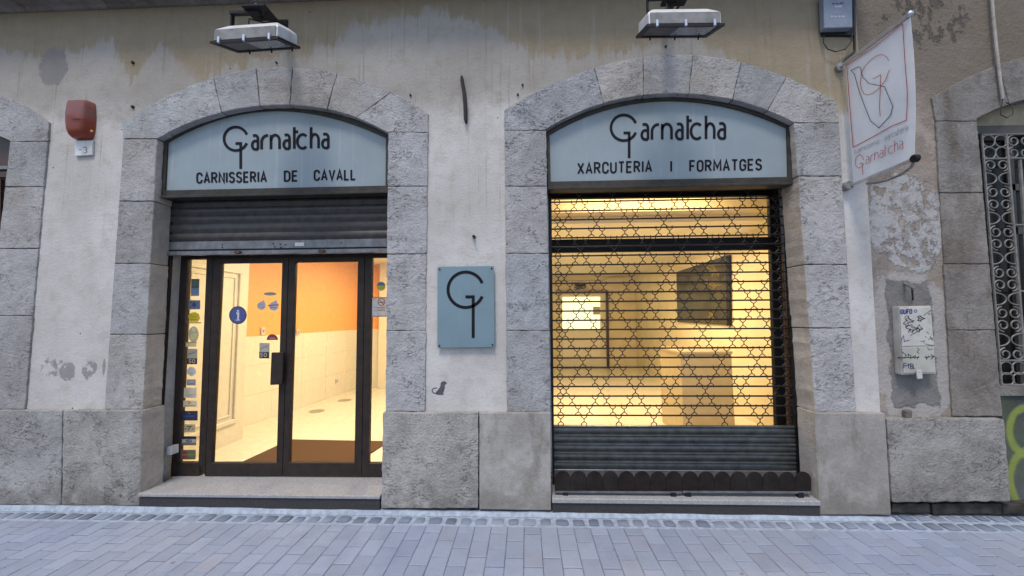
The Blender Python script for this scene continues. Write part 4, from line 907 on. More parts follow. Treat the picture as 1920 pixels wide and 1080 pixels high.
for i in range(-1, NB):
    ph = (i-6) % 6; c = cx+(P/2 if ph in (1, 2, 3) else 0); offs = (0,) if ph in (2, 5) else (-half, half)
    z = z0-dz*i
    for k in range(-9, 10):
        for o_ in offs:
            x = c+k*P+o_
            if xe0+.05 < x < xe1-.05: spots.append((x, YG, z))
    spots.append((xe0, YG, z)); spots.append((xe1, YG, z))
random.Random(3).shuffle(spots)
copies(lm, 'link', gr, spots[:298])
if len(spots) > 298:
    src = [(v.co.copy()) for v in lm.vertices]; fcs = [tuple(p.vertices) for p in lm.polygons]; mb = MB()
    for s_ in spots[298:]: mb.add([v+Vector(s_) for v in src], fcs)
    mb.build('link', M['grille'], gr, kind='stuff', smooth=True)
# closed slats at the foot
zt = z1; pitch = W(1100, 797, YG).z-W(1100, 813.4, YG).z
prof = [(.012, 0), (-.012, -.001), (-.016, -.006), (-.013, -.011), (-.003, -.014), (-.006, -.022), (-.010, -.36*1), ]
sl_pf = [(YG+.010, 0), (YG-.008, -.001), (YG-.021, -.005), (YG-.023, -.009), (YG-.020, -.012), (YG-.004, -.014)]+[(YG-.004-.011*math.sin(PI*u), -.013-(pitch-.013)*u) for u in (.2, .4, .6, .8, 1.0)]+[(YG+.010, -pitch)]
sme = mesh_of(MB().prism([(xa, y-YG, z) for y, z in sl_pf], (xb-xa, 0, 0)), M['slat'], 'slat', smooth=True)
for i in range(5):
    o = link('slat', sme, gr, tint=1.0); o.location = Vector((0, YG, zt-pitch*i))-Vector(gr.location)
zlow = zt-pitch*5
MB().box((xa, YG-.012, zw+.006), (xb, YG+.012, zlow-.0005)).build('bottom_rail', M['rail'], gr, bevel=.003)
MB().ppx([(1026, 362), (1034, 362), (1040, 930), (1031, 930)], YG-.03, YG+.02).build('guide', M['blackm'], gr)
MB().ppx([(1473, 352), (1478, 352), (1503, 930), (1498, 930)], YG-.03, YG+.02).build('guide', M['blackm'], gr)
# window behind the grille
YW = 0.31
ww = thing('shop_window', 'large shop window with black frame and transom behind the grille', 'window', W(1250, 900, YW))
def wf(poly, name='frame_member', mat='black', Yf=YW, Yb=YW+.05): return MB().ppx(poly, Yf, Yb).build(name, M[mat], ww, bevel=.003 if mat != 'glass' else 0)
wf([(1020, 340), (1490, 335), (1490, 366), (1020, 372)], 'head')
wf([(1020, 372), (1033, 372), (1040, 930), (1026, 930)], 'post')
wf([(1443, 366), (1462, 366), (1480, 930), (1461, 930)], 'post')
wf([(1033, 449), (1445, 444), (1446, 467.5), (1034, 473.5)], 'transom')
wf([(1040, 880), (1465, 880), (1465, 930), (1040, 930)], 'bottom_member')
MB().ppx([(1462.5, 366), (1482, 366), (1503, 930), (1480.5, 930)], YW-.01, YW+.06).build('timber_lining', M['orangewood'], ww)
wf([(1032, 371), (1444, 365), (1446, 446), (1033, 450)], 'pane', 'glass', YW+.02, YW+.026)
wf([(1034, 472), (1447, 466), (1462, 881), (1039, 881)], 'pane', 'glass', YW+.02, YW+.026)

# scalloped edging standing on the sill: two lengths
def scal(label, xs, x0, x1, foot):
    Ye = 0.0; c = W((x0+x1)/2, 926, Ye); r = thing('scalloped_edging', label, 'edging', (c.x, Ye, zw), 'scalloped edging lengths on the sill')
    for i, x in enumerate(xs):
        pl = [(x-15, 924)]+[(x-14.9*math.cos(t), 898-15*math.sin(t)) for t in np.linspace(0, PI, 13)]+[(x+15, 924)]
        dy = (x-1041)*.004
        MB().ppx([(a, b+dy) for a, b in pl], Ye-(.004 if i % 2 else .0), Ye+.008).build('scallop', M['edging'], r, bevel=.0015)
    MB().ppx([(x0, 920.5), (x1, 921.5), (x1, 925.5), (x0, 924.5)], Ye-.010, Ye-.006).build('rail', M['rail'], r)
    for f in foot: p = W(f, 924, Ye); MB().box((p.x-.02, Ye-.012, zw), (p.x+.02, Ye+.02, p.z+.006)).build('foot', M['blackm'], r)
scal('dark brown scalloped edging on sill, length beside the middle pier', [1055+29.9*i for i in range(8)], 1041, 1278, (1060, 1262))
scal('dark brown scalloped edging on sill, length beside the smooth corner stone', [1294.4+30.3*i for i in range(8)], 1280, 1521, (1290, 1500))

# ================================================================== shop interiors
ZF = zb_-0.004; ZC = 2.66
MB().box((-4.6, .40, -.05), (3.6, 8.4, ZF-.006)).build('shop_floor', M['ingrout'], kind='structure')
flo = bpy.data.objects['shop_floor']
tm = mesh_of(MB().box((-.2+.0015, -.2+.0015, -.006), (.2-.0015, .2-.0015, 0)), M['intile'], 'tile')
for i in range(7):
    for j in range(11):
        o = link('tile', tm, flo); o.location = (-3.55+.4*i, .60+.4*j, ZF)
for i in range(8):
    for j in range(19):
        o = link('tile', tm, flo); o.location = (0.1+.4*i, .60+.4*j, ZF)
# left shop
Ln, Lf = GP(456.7, 800.4, ZF), GP(666, 729, ZF); dirL = (Lf-Ln); 
def onL(t): return Ln+dirL*t
ZB = XP(560, 626, onL(.35).x).z if False else 1.30
def ray_wall(px, py):                          # pixel -> point on the slightly skewed left wall
    d = ray(px, py); n = Vector((-dirL.y, dirL.x, 0)); t = (Ln-CAM).dot(n)/d.dot(n); return CAM+d*t
ZB = ray_wall(560, 625).z
A0, A1 = onL((0.45-Ln.y)/dirL.y), onL(1.10)
nL = Vector((-dirL.y, dirL.x, 0)).normalized()*.1
lw = MB().prism([(A0.x, A0.y, ZB), (A1.x, A1.y, ZB), (A1.x, A1.y, ZC), (A0.x, A0.y, ZC)], nL).build('orange_wall', M['inorange'], kind='structure')
dado = MB().prism([(A0.x, A0.y, ZF-.05), (A1.x, A1.y, ZF-.05), (A1.x, A1.y, ZB-.001), (A0.x, A0.y, ZB-.001)], nL).build('tiled_wall', M['ingrout'], kind='structure')
LW = (A1-A0).length; nt = 7; tw = LW/nt; th = (ZB-ZF)/3; ud = (A1-A0).normalized()
tme = mesh_of(MB().box((.0015, -.006, .0015), (tw-.0015, 0, th-.0015)), M['walltile'], 'tile')
for i in range(nt):
    for j in range(3):
        o = link('tile', tme, dado); o.location = A0+ud*(tw*i)+Vector((0, 0, ZF+th*j-A0.z)); o.rotation_euler = (0, 0, math.atan2(ud.y, ud.x))
MB().box((A1.x-.4, A1.y-.02, ZF-.05), (W(717, 700, A1.y).x, A1.y+.1, ZB)).build('tiled_back_wall', M['walltile'], kind='structure')
MB().box((A1.x-.4, A1.y-.02, ZB+.001), (W(716, 600, A1.y).x, A1.y+.1, ZC)).build('orange_back_wall', M['inorange'], kind='structure')
MB().box((W(717.2, 700, A1.y).x, A1.y-.25, ZF-.05), (-.25, A1.y+.1, ZC)).build('cream_back_wall', M['inwhite'], kind='structure')
MB().box((-.35, .40, ZF-.05), (-.2, 8.3, 3.05)).build('partition_wall', M['inwhite'], kind='structure')
MB().box((-4.6, .30, ZC), (-.2, 8.4, ZC+.1)).box((-.199, 1.4, ZC), (3.6, 8.4, ZC+.1)).box((-.199, .30, 3.05), (3.6, 1.399, 3.1)).build('shop_ceiling', M['inwhite'], kind='structure')  # last box: front bay raised to keep the added lamp out of view
MB().box((-4.7, .40, ZF-.05), (-4.55, 5.4, ZC)).build('side_wall', M['inwhite'], kind='structure')
# closet against the left wall
cn, cf = GP(402, 842, ZF), GP(458, 822, ZF); Xc = (cn.x+cf.x)/2
cl = thing('white_closet', 'white panelled closet inside the door beside the orange wall', 'closet', (Xc-.2, .9, ZF))
MB().box((Xc-.5, .405, ZF), (Xc, cf.y, ZC-.01)).build('body', M['indoor'], cl)
MB().box((Xc-.0005, .45, ZF), (Xc+.012, cf.y-.002, ZF+.11)).build('skirting', M['indoor'], cl)
zt_ = XP(455, 507, Xc).z
for (a, b, c, d, e) in ((.46, cf.y-.12, ZF+.22, zt_, .028),):
    mb = MB()
    for p, q in (((a, c), (b, c+.05)), ((a, d-.05), (b, d)), ((a, c+.05), (a+.05, d-.05)), ((b-.05, c+.05), (b, d-.05))): mb.box((Xc, p[0], p[1]), (Xc+e, q[0], q[1]))
    mb.build('door_moulding', M['indoor'], cl, bevel=.006)
    mb = MB(); g_ = .09
    for p, q in (((a+g_, c+g_), (b-g_, c+g_+.02)), ((a+g_, d-g_-.02), (b-g_, d-g_)), ((a+g_, c+g_+.02), (a+g_+.02, d-g_-.02)), ((b-g_-.02, c+g_+.02), (b-g_, d-g_-.02))): mb.box((Xc, p[0], p[1]), (Xc+.014, q[0], q[1]))
    mb.build('panel_moulding', M['indoor'], cl, bevel=.004)
# coir mat, drains, sockets
mt = [GP(x, y, ZF+.001) for x, y in ((458, 866), (545, 825.5), (640, 827.5), (728, 829), (700, 848), (668, 866), (640, 884), (420, 884))]
tag(MB().prism(mt, (0, 0, .012)).build('door_mat', M['mat']), 'brown coir mat on the cream floor just inside the door', 'mat')
for px, py, lb in ((594, 771, 'flat floor drain cover on cream tiles, nearer to the mat'), (646.5, 750.5, 'flat floor drain cover on cream tiles, farther from the mat')):
    c = GP(px, py, ZF+.001); tag(MB().prism([(c.x+.11*math.cos(t), c.y+.11*math.sin(t), c.z) for t in np.linspace(0, 2*PI, 20)[:-1]], (0, 0, .004)).build('floor_drain', M['shelf']), lb, 'drain', 'floor drains')
def wall_plate(px, py, w, h, name, label, cat):
    p = ray_wall(px, py); t = thing(name, label, cat, p)
    nn = -nL.normalized(); mb = MB(); q = [p+ud*a*w/2+Vector((0, 0, b*h/2))-nL.normalized()*.0075 for a, b in ((-1, -1), (1, -1), (1, 1), (-1, 1))]
    mb.prism(q, nn*.015); mb.build('plate', M['white'], t, bevel=.003)
    mb = MB(); q = [p+ud*a*w/5+Vector((0, 0, b*h/5))+nn*.0226 for a, b in ((-1, -1), (1, -1), (1, 1), (-1, 1))]; mb.prism(q, nn*.003); mb.build('insert', M['shelf'], t); return t
wall_plate(630, 714.5, .08, .08, 'wall_socket', 'white round wall socket low on the tiled wall', 'socket')
wall_plate(491.5, 620.5, .07, .10, 'light_switch', 'white light switch at orange edge, seen in the left door leaf', 'switch')
wall_plate(557.5, 623, .07, .10, 'light_switch', 'white light switch at orange edge, seen in the right door leaf', 'switch')
# right shop
YB_ = W(1187, 519, 7.4).y; XRW = 2.98
MB().box((-.2, 7.4, ZF-.05), (3.4, 7.5, ZC)).build('far_back_wall', M['ingold'], kind='structure')
MB().box((XRW, .40, ZF-.05), (XRW+.12, 7.4, 3.05)).build('right_side_wall', M['ingold'], kind='structure')
bz = W(1200, 379, 1.2).z
MB().box((-.2, 1.2, W(1200, 396, 1.2).z), (XRW, 1.5, bz)).build('ceiling_beam', M['tan'], kind='structure')
MB().box((-.2, 1.205, bz+.001), (XRW, 1.5, 3.05)).build('bulkhead', M['ingold'], kind='structure')
bd = thing('back_door', 'cream back door with brightly lit upper window at the far end', 'door', (W(1095, 690, 7.38).x, 7.36, ZF))
MB().ppx([(1050, 550), (1136, 549), (1138, 690), (1050, 690)], 7.34, 7.39).build('door_leaf', M['indoor'], bd)
MB().ppx([(1055, 557), (1125, 556.5), (1125, 617), (1055, 618)], 7.325, 7.339).build('lit_pane', M['winlit'], bd)
MB().ppx([(1112, 575), (1125, 575), (1125, 590), (1112, 590)], 7.31, 7.3245).build('handle_plate', M['tan'], bd)
MB().ppx([(1136, 548), (1141, 548), (1143, 690), (1138, 690)], 7.30, 7.39).build('door_jamb', M['wood'], bd)
MB().ppx([(1047, 545), (1141, 544), (1141, 549), (1047, 550)], 7.30, 7.39).build('door_head', M['orangewood'], bd)
MB().ppx([(1055, 623), (1125, 622), (1126, 672), (1056, 673)], 7.33, 7.339).build('door_panel', M['walltile'], bd)
bb = thing('wall_board', 'large dark glossy board on the right interior wall behind the grille', 'board', (XRW-.03, 3.2, 1.3))
q = [XP(x, y, XRW-.03) for x, y in ((1268, 510), (1362, 479), (1364, 610), (1270, 604))]
MB().prism(q, (.025, 0, 0)).build('board_panel', M['dpanel'], bb)
q0 = XP(1361, 479, XRW-.04); q1 = XP(1366.5, 478, XRW-.04); q2 = XP(1368, 611, XRW-.04); q3 = XP(1362.5, 611, XRW-.04)
MB().prism([q0, q1, q2, q3], (.035, 0, 0)).build('board_edge', M['black'], bb)
gs = MB(); rr = random.Random(4)
for k in range(7):
    cx_, cy_ = rr.uniform(1325, 1356), rr.uniform(492, 600); pl = [(cx_+rr.uniform(-9, 9), cy_+rr.uniform(-9, 9)) for _ in range(6)]
    gs.strokes([pl], 1.3, lambda x, y: XP(x, y, XRW-.0305), (-1, 0, 0), .002)
gs.build('ornament', paint(.22, .16, .03), bb)
ct = thing('shop_counter', 'plain tan counter block standing by the right wall inside', 'counter', (2.2, 1.7, ZF))
q = [W(1276, 659, 1.4), W(1371, 657, 1.4)]
MB().box((q[0].x, 1.4, ZF), (q[1].x, 2.1, q[0].z-.03)).build('body', M['tan'], ct); MB().box((q[0].x-.015, 1.385, q[0].z-.029), (q[1].x+.01, 2.12, q[0].z)).build('counter_top', M['tan'], ct, bevel=.003)
pn = thing('white_post', 'slim white boxed pipe between the counter and back door', 'pipe', (W(1272, 700, 1.9).x, 1.9, ZF))
MB().box((W(1269, 700, 2.0).x, 2.0, ZF), (W(1274.5, 700, 2.0).x, 2.06, W(1272, 668, 2.0).z)).build('boxing', M['indoor'], pn); MB().box((W(1268, 700, 2.0).x, 1.99, W(1272, 668, 2.0).z), (W(1275.5, 700, 2.0).x, 2.07, W(1272, 665, 2.0).z)).build('cap', M['indoor'], pn)
fx = thing('cable_tangle', 'dark tangle of loose cables on back wall above the back door', 'cables', W(1086, 537, 7.38))
mb = MB(); rr = random.Random(8)
for k in range(9):
    mb.tube([W(1086+rr.uniform(-11, 13), 537+rr.uniform(-6, 7), 7.36+rr.uniform(-.04, .02)) for _ in range(5)], .011, 5)
mb.build('cable', M['wood'], fx)
MB().tube([W(1040, 527, 7.37), W(1130, 526, 7.37), W(1142, 520, 7.37), W(1187, 519, 7.37)], .012, 6).build('conduit', M['tan'], fx)
mb = MB()
for a_, b_ in (((1190, 518), (1262, 476)), ((1200, 519), (1300, 460)), ((1320, 440), (1400, 405)), ((1322, 446), (1403, 408))): mb.tube([XP(a_[0]+150, a_[1]-30, XRW-.01) if a_[0] < 1300 else XP(a_[0], a_[1], XRW-.01), XP(b_[0]+90, b_[1]-15, XRW-.01) if b_[0] <= 1300 else XP(b_[0], b_[1], XRW-.01)], .006, 5)
tag(mb.build('wall_cable', M['tan']), 'thin cables stapled along the right interior wall near the ceiling', 'cable')
# ceiling lamps of the shops (lit)
def shop_lamp(x, y, z, label, watts, sx=.22, sy=1.2, col=(1.0, .75, .42)):
    t = thing('ceiling_lamp', label, 'lamp', (x, y, z), 'shop ceiling lamps')
    MB().box((x-sx/2-.02, y-sy/2-.02, z-.05), (x+sx/2+.02, y+sy/2+.02, z-.0005)).build('housing', M['white'], t)
    MB().box((x-sx/2, y-sy/2, z-.06), (x+sx/2, y+sy/2, z-.0505)).build('diffuser', M['tube'], t)
    l = bpy.data.lights.new('lamp_light', 'AREA'); l.shape = 'RECTANGLE'; l.size = sx; l.size_y = sy; l.energy = watts; l.color = col
    o = bpy.data.objects.new('lamp_light', l); COL.objects.link(o); o.location = (x, y, z-.075)
shop_lamp(-1.7, .95, ZC, 'lit ceiling lamp just inside the glass door', 42, 1.0, .2, (1.0, .79, .50)); shop_lamp(-2.2, 3.0, ZC, 'lit ceiling lamp before the orange wall', 24, col=(1.0, .79, .50))
shop_lamp(1.3, .75, 3.05, 'added unseen lamp in a raised ceiling bay over the shop window', 34, 1.6, .2); shop_lamp(1.4, 2.95, ZC, 'lit ceiling lamp in the middle of the empty shop', 42, 1.4, .45)  # first one is added out of view to light the counter front

# ================================================================== neighbouring building on the right
nb = thing('neighbour_building', 'shabby neighbouring building with peeling plaster and sooty stone window arch', 'building', (3.6, 0.2, 0))
YN = 0.02
extD = Curve([(1747, 182), (1780, 163), (1862, 124), (1920, 105), (2000, 90), (2100, 84)], 3)
intD = Curve([(1833, 222), (1880, 201), (1920, 187), (2000, 170), (2100, 163)], 3)
arch(extD, intD, [(1747, 1833), (1872, 1893), (1935, 1945), (2010, 2010), (2100, 2100)], ['oldstone']*4, ((1755, 227), (1833, 227)), None, Yf=YN-.015, Yb=.22, parent=nb)
jamb((1755, 227), (1786, 781), (1833, 227), (1881, 781), [227, 361, 495, 619, 781], 'oldstone', Yf=YN-.015, Yb=.22, parent=nb)
mo = MB().ppx([(1758, 225), (1831, 225), (1878, 781), (1788, 781)], YN-.004, .2)
mo.ppx(shrink(extD.run(1750, 2095, 20)+intD.run(2095, 1836, 20), 1.5), YN-.005, .2); mo.build('mortar', M['mortar'], nb)
sk = [wl(1604.5, 0, YN), (wl(1604.5, 0, YN)[0], ZT), (wl(2100, 80, YN)[0], ZT)]+[wl(x, y+5, YN) for x, y in reversed(extD.run(1754, 2100, 14))]
sk += [wl(lerp2((1760, 227), (1791, 781), y), y, YN) for y in (232, 400, 600, 790)]+[wl(1652, 790, YN), wl(1651, 779, YN), wl(1626, 345, YN)]
MB().prism([(x, YN, z) for x, z in sk], (0, .26, 0)).build('plaster_wall', M['old'], nb)
stone([(1662, 784), (1884, 785), (1897, 941), (1673, 943)], 'plinth', Yf=-.03, Yb=.2, name='plinth_stone', parent=nb, tint=(0.9, .88, .86), amp=1.0, proud=0, bev=.012)
for i, (a_, b_, c_, d_) in enumerate(((1672, 945, 1745, 963), (1748, 944, 1880, 966), (1882, 946, 1990, 966))):
    stone([(a_, b_), (c_, b_-1), (c_+2, d_), (a_, d_)], 'rubble', Yf=.0+.012*(i % 2), Yb=.2, name='footing_stone', parent=nb, amp=1.6, proud=0, bev=.01, tint=1.0+.5*(i == 1))
MB().ppx([(1832, 150), (2100, 150), (2100, 237), (1832, 237)], .13, .2).build('tympanum', M['tymp'], nb)
MB().ppx([(1831, 236), (2100, 231), (2100, 246), (1832, 251)], .10, .2).build('lintel', M['greypaint'], nb)
ap = MB().ppx([(1876, 735), (2100, 735), (2100, 970), (1890, 970)], .07, .2).build('apron_wall', M['darkwall'], nb)
MB().ppx([(1875, 724), (2100, 724), (2100, 742), (1876, 742)], .05, .2).build('window_ledge', M['oldstone'], nb, tint=.8)
wn_ = MB().ppx([(1836, 248), (2100, 243), (2100, 735), (1870, 735)], .17, .2).build('window', M['darkglass'], nb)
for poly in ([(1890, 262), (1899, 262), (1926, 735), (1915, 735)], [(1895, 345), (2100, 342), (2100, 354), (1896, 357)], [(1900, 425), (2100, 423), (2100, 436), (1901, 439)], [(1842, 252), (1890, 251), (1890, 262), (1842, 263)]):
    MB().ppx(poly, .145, .17).build('frame', M['greypaint'], wn_)
# wrought-iron grille
YI = .075
ig = thing('iron_grille', 'pale wrought iron window grille of scrolls at the right edge', 'grille', W(1885, 722, YI))
def ib(p, q, r=.008): return MB().tube([W(*p, YI), W(*q, YI)], r, 6).build('bar', M['iron'], ig)
ib((1841, 253), (1878, 722)); ib((1886, 252), (1925, 722), .011); ib((1841, 253), (2080, 248)); ib((1843, 298), (2080, 294)); ib((1875, 676), (2080, 676)); ib((1878, 722), (2080, 722)); ib((1912, 300), (1938, 676), .012); ib((1955, 298), (1985, 676)); ib((1902, 422), (1960, 421)); ib((1912, 546), (1960, 546))
def sc_mesh(pts, r=.0055): return mesh_of(MB().tube([(x, 0, z) for x, z in pts], r, 6), M['iron'], 'scroll', smooth=True)
R_ = .050
spiral = [((R_*(1-.62*u))*math.cos(PI*.5-2*PI*1.35*u), (R_*(1-.62*u))*math.sin(PI*.5-2*PI*1.35*u)) for u in np.linspace(0, 1, 24)]
sp_r = sc_mesh(spiral); sp_l = sc_mesh([(-x, z) for x, z in spiral])
ring = sc_mesh([(R_*math.cos(t), R_*math.sin(t)) for t in np.linspace(0, 2*PI, 20)])
arc_r = sc_mesh([(-R_*.9+R_*1.7*math.cos(t), R_*1.0*math.sin(t)) for t in np.linspace(-PI/2, PI/2, 12)]); arc_l = sc_mesh([(R_*.9-R_*1.7*math.cos(t), R_*1.0*math.sin(t)) for t in np.linspace(-PI/2, PI/2, 12)])
rows = [('o', 264.5), ('o', 287), ('s', 310), ('x', 335), ('s', 360), ('s', 384), ('x', 409), ('s', 435), ('s', 458), ('x', 484), ('s', 511), ('s', 534.5), ('x', 560.5), ('s', 586.5), ('s', 610), ('x', 637), ('s', 664), ('o', 690), ('o', 711)]
for kd, y in rows:
    xm = lerp2((1864, 253), (1901, 722), y)
    for sgn in (-1, 1):
        me = ring if kd == 'o' else ((sp_l if sgn < 0 else sp_r) if kd == 's' else (arc_r if sgn < 0 else arc_l))
        o = link('scroll', me, ig); o.location = W(xm+sgn*11.6, y, YI)-Vector(ig.location)
        if kd == 's' and rows.index((kd, y)) % 3 == 2: o.scale = (1, 1, -1)
for y in (264.5, 287):
    for x in (1900, 1923, 1946, 1969, 1992):
        o = link('scroll', sp_r if (int(x) % 2) else sp_l, ig); o.location = W(x, y-(x-1890)*.02, YI)-Vector(ig.location)
for y in (690, 711):
    for x in (1934, 1957, 1980): o = link('scroll', ring, ig); o.location = W(x, y, YI)-Vector(ig.location)

# conduit and cable curl on the neighbour's arch
cdu = thing('wall_conduit', 'pale vertical conduit running down to the neighbouring stone arch', 'conduit', W(1880, 185, 0))
MB().tube([W(1857, -40, -.01), W(1862, 30, -.012), W(1868, 90, -.012), W(1877, 165, -.02), W(1880, 186, -.02)], .011, 8).build('pipe', M['conduit'], cdu)
MB().tube([W(1880, 186, -.02), W(1878, 200, -.03), W(1876, 215, -.03), W(1888, 221, -.035), W(1899, 214, -.035), W(1900, 204, -.03), W(1896, 197, -.02), W(1886, 192, -.02)], .004, 6).build('cable', M['cable'], cdu)

# ================================================================== meter box
YB2 = -.045
mbx = thing('meter_box', 'cream electricity meter box covered in black marker graffiti', 'meter box', W(1715, 705, 0.02))
bx = MB().ppx([(1686, 574.5), (1746, 573), (1755.5, 701), (1692, 703)], YB2, YN); bx.build('case', M['cream'], mbx, bevel=.008, seg=2)
MB().ppx([(1688, 577.5), (1744.5, 576.5), (1752, 648), (1691.5, 649.5)], YB2-.008, YB2-.0005).build('door', M['cream'], mbx, bevel=.003)
MB().ppx([(1691.5, 650.5), (1752, 649.5), (1754, 698.5), (1694.5, 700)], YB2-.008, YB2-.0005).build('window_cover', M['creamd'], mbx, bevel=.003)
MB().ppx([(1719, 694), (1729, 693), (1731, 710), (1721, 711)], YB2-.02, YB2-.0085).build('clasp', paint(.45, .45, .43), mbx, bevel=.003)
zp = lambda x, y: (1640+x/3.6, 500+y/3.6)
def zs_(L): return [[zp(*p) for p in q] for q in L]
rr = random.Random(2)
def scrib(cx, cy, rx, ry, n=14, a0=0, turns=2.0): return [(cx+rx*(.55+.45*math.sin(3.1*t+a0))*math.cos(t), cy+ry*(.6+.4*math.cos(2.3*t+a0))*math.sin(t)) for t in np.linspace(a0, a0+turns*2*PI, n*3)]
ptm = lambda x, y: W(x, y, YB2-.0082)
mk = zs_([scrib(225, 365, 40, 35, a0=.3), scrib(310, 350, 30, 20, a0=1.0), scrib(250, 420, 50, 30, a0=2), scrib(300, 415, 25, 28, a0=.6, turns=1.2),
          [(330, 330), (355, 310), (380, 292), (360, 322), (384, 318)], [(240, 465), (285, 440), (325, 420)], [(350, 440), (365, 452)], [(360, 490), (390, 485), (372, 470), (392, 500)], [(340, 470), (350, 478)], [(310, 505), (335, 500), (330, 515)], [(340, 520), (370, 528), (405, 532)],
          [(285, 545), (300, 560), (285, 575), (300, 588)], [(355, 545), (365, 560), (390, 558)]])
for q in mk: MB().strokes([q], .85, ptm, (0, -1, 0), .001).build('graffiti', M['ink'], mbx)
mk = zs_([[(178, 607), (155, 615), (176, 624)], [(158, 615), (300, 612)], [(185, 575), (215, 600), (195, 618), (230, 610), (225, 590), (245, 600), (240, 620), (262, 606), (275, 600), (270, 618), (298, 605), (285, 625)], [(335, 612), (400, 606)], [(378, 590), (400, 606), (380, 625)], [(345, 600), (350, 625), (365, 600)], [(205, 670), (235, 660), (270, 690)]])
for q in mk: MB().strokes([q], 1.15, ptm, (0, -1, 0), .001).build('graffiti', M['ink'], mbx)
for q, w_ in ((text_px('GUFO', zp(177, 0)[0], zp(250, 0)[0], zp(0, 318)[1], zp(0, 316)[1], 7.5, gap=.25), 2.1), (text_px('FIB', zp(196, 0)[0], zp(262, 0)[0], zp(0, 684)[1], zp(0, 690)[1], 9), 1.5)): MB().strokes(q, w_, ptm, (0, -1, 0), .001).build('graffiti', M['inkblue'], mbx)
for q in [[zp(275+9*math.cos(t), 300+9*math.sin(t)) for t in np.linspace(0, 2*PI, 12)]]+zs_([[(178, 500), (195, 465), (200, 505), (235, 495)]]): MB().strokes([q], 1.2, ptm, (0, -1, 0), .001).build('graffiti', M['inkblue'], mbx)
br = thing('cable_stub', 'broken pipe stub with dark cable above the meter box', 'pipe', W(1705, 540, 0))
MB().tube([W(1696, 531, .02), W(1703, 535, -.04), W(1714, 541, -.05)], .010, 8).build('pipe', M['iron'], br); MB().tube([W(1710, 540, -.03), W(1711, 552, -.02), W(1712, 562, .015)], .007, 6).build('cable', M['cable'], br)
tag(MB().ppx([(1699, 770), (1711, 769), (1712, 781), (1709, 785), (1700, 785)], -.02, .02).build('broken_brick', M['oldstone'], bevel=.006, tint=.8), 'small broken lump on the ledge below the meter box', 'stone lump')

# ================================================================== alarm box, number plate
al = thing('alarm_siren', 'faded red alarm siren box on the plaster beside the left arch', 'alarm', W(155, 262, 0))
mb = MB(); rowsA = [(194.5, .84, .06), (198, .93, .088), (207, .98, .094), (222, 1.02, .100), (237, 1.0, .097), (250, .93, .094), (258, .84, .08), (262, .76, .058)]
cen = 160.5; hw = 22.0; n = 14; vs = []; fs = []
for (y, k, dep) in rowsA:
    for i in range(n+1):
        t = -1+2*i/n; dx = math.copysign(abs(t)**.8, t)
        yy = -dep*(1-abs(t)**6)**.5 if abs(t) < 1 else 0
        c = W(cen+(y-228)*-.03, y, 0); vs.append((c.x+dx*k*hw*.0046, yy, c.z))
for r_ in range(len(rowsA)-1):
    for i in range(n): a_ = r_*(n+1)+i; fs.append((a_, a_+1, a_+n+2, a_+n+1))
fs.append(tuple(range(n+1))); fs.append(tuple(range((len(rowsA)-1)*(n+1), len(rowsA)*(n+1))))
mb.add(vs, fs).build('housing', M['alarm'], al, smooth=True)
MB().strokes([[(134, 223), (150, 222.5), (160, 223)]], 1.2, lambda x, y: W(x, y, -.104), (0, -1, 0), .006).build('seam', paint(.13, .03, .02), al)
c = W(172, 246, -.09); MB().ball(c, .012, sc=(1, .7, 1)).build('led_lens', paint(.55, .25, .05), al, smooth=True)
npl = thing('number_plate', 'small white plate with faint 3 under the red alarm siren', 'plate', W(156, 293, 0))
MB().ppx([(139.5, 264), (173, 263), (172.5, 290.5), (139.5, 292.5)], -.02, 0).build('plate', M['white'], npl, bevel=.003)
MB().strokes(text_px('3', 157, 163, 287, 286.6, 11)+[[(148, 281), (153, 280.5)]], 1.3, lambda x, y: W(x, y, -.0203), (0, -1, 0), .001).build('number', paint(.12, .13, .17), npl)

# ================================================================== grey cable box
gb = thing('junction_box', 'blue grey plastic junction box on the wall above the hanging banner', 'junction box', W(1568, 60, 0))
Yj = -.075
MB().ppx([(1543.5, -14), (1598, -16), (1599, 51), (1546, 52.5)], Yj, -.02).build('cover', M['greybox'], gb, bevel=.008, seg=2)
MB().ppx([(1541, -10), (1601, -10), (1601, 66), (1543, 66)], -.02, 0).build('back_plate', M['blackm'], gb)
for q in ([(1560, 7), (1565, 7)], [(1567, 7.2), (1572, 6.6)], [(1574, 8), (1577, 5), (1581, 7)]): MB().strokes([q], 2.2, lambda x, y: W(x, y, Yj), (0, -1, 0), .001).build('label_print', paint(.04, .05, .09), gb)
for q in ([(1557, 31), (1562, 31)], [(1564, 31), (1569, 31)], [(1571, 31), (1576, 31)], [(1578, 31), (1584, 31)], [(1565, 12.5), (1578, 12)]): MB().strokes([q], 3.2, lambda x, y: W(x, y, Yj), (0, -1, 0), .001).build('label_print', paint(.36, .38, .43), gb)
MB().tube([W(1545, 66, -.03), W(1544, 80, -.03), W(1552, 92, -.04), W(1567, 97, -.04), W(1585, 92, -.035), W(1596, 78, -.03), W(1598, 62, -.02)], .005, 6).build('cable', M['cable'], gb)
MB().tube([W(1601, -40, -.012), W(1602, 40, -.012), W(1603, 95, -.012), W(1588, 108, -.02), W(1580, 122, -.02)], .010, 6).build('cable', M['cable'], gb)

# ================================================================== hanging banner
XB = W(1592, 348, -.02).x
bn = thing('hanging_banner', 'white cloth shop banner with red frame hung between two wall brackets', 'banner', (XB, -.02, W(1592, 348, -.02).z))
bp = lambda x, y: XP(x, y, XB)
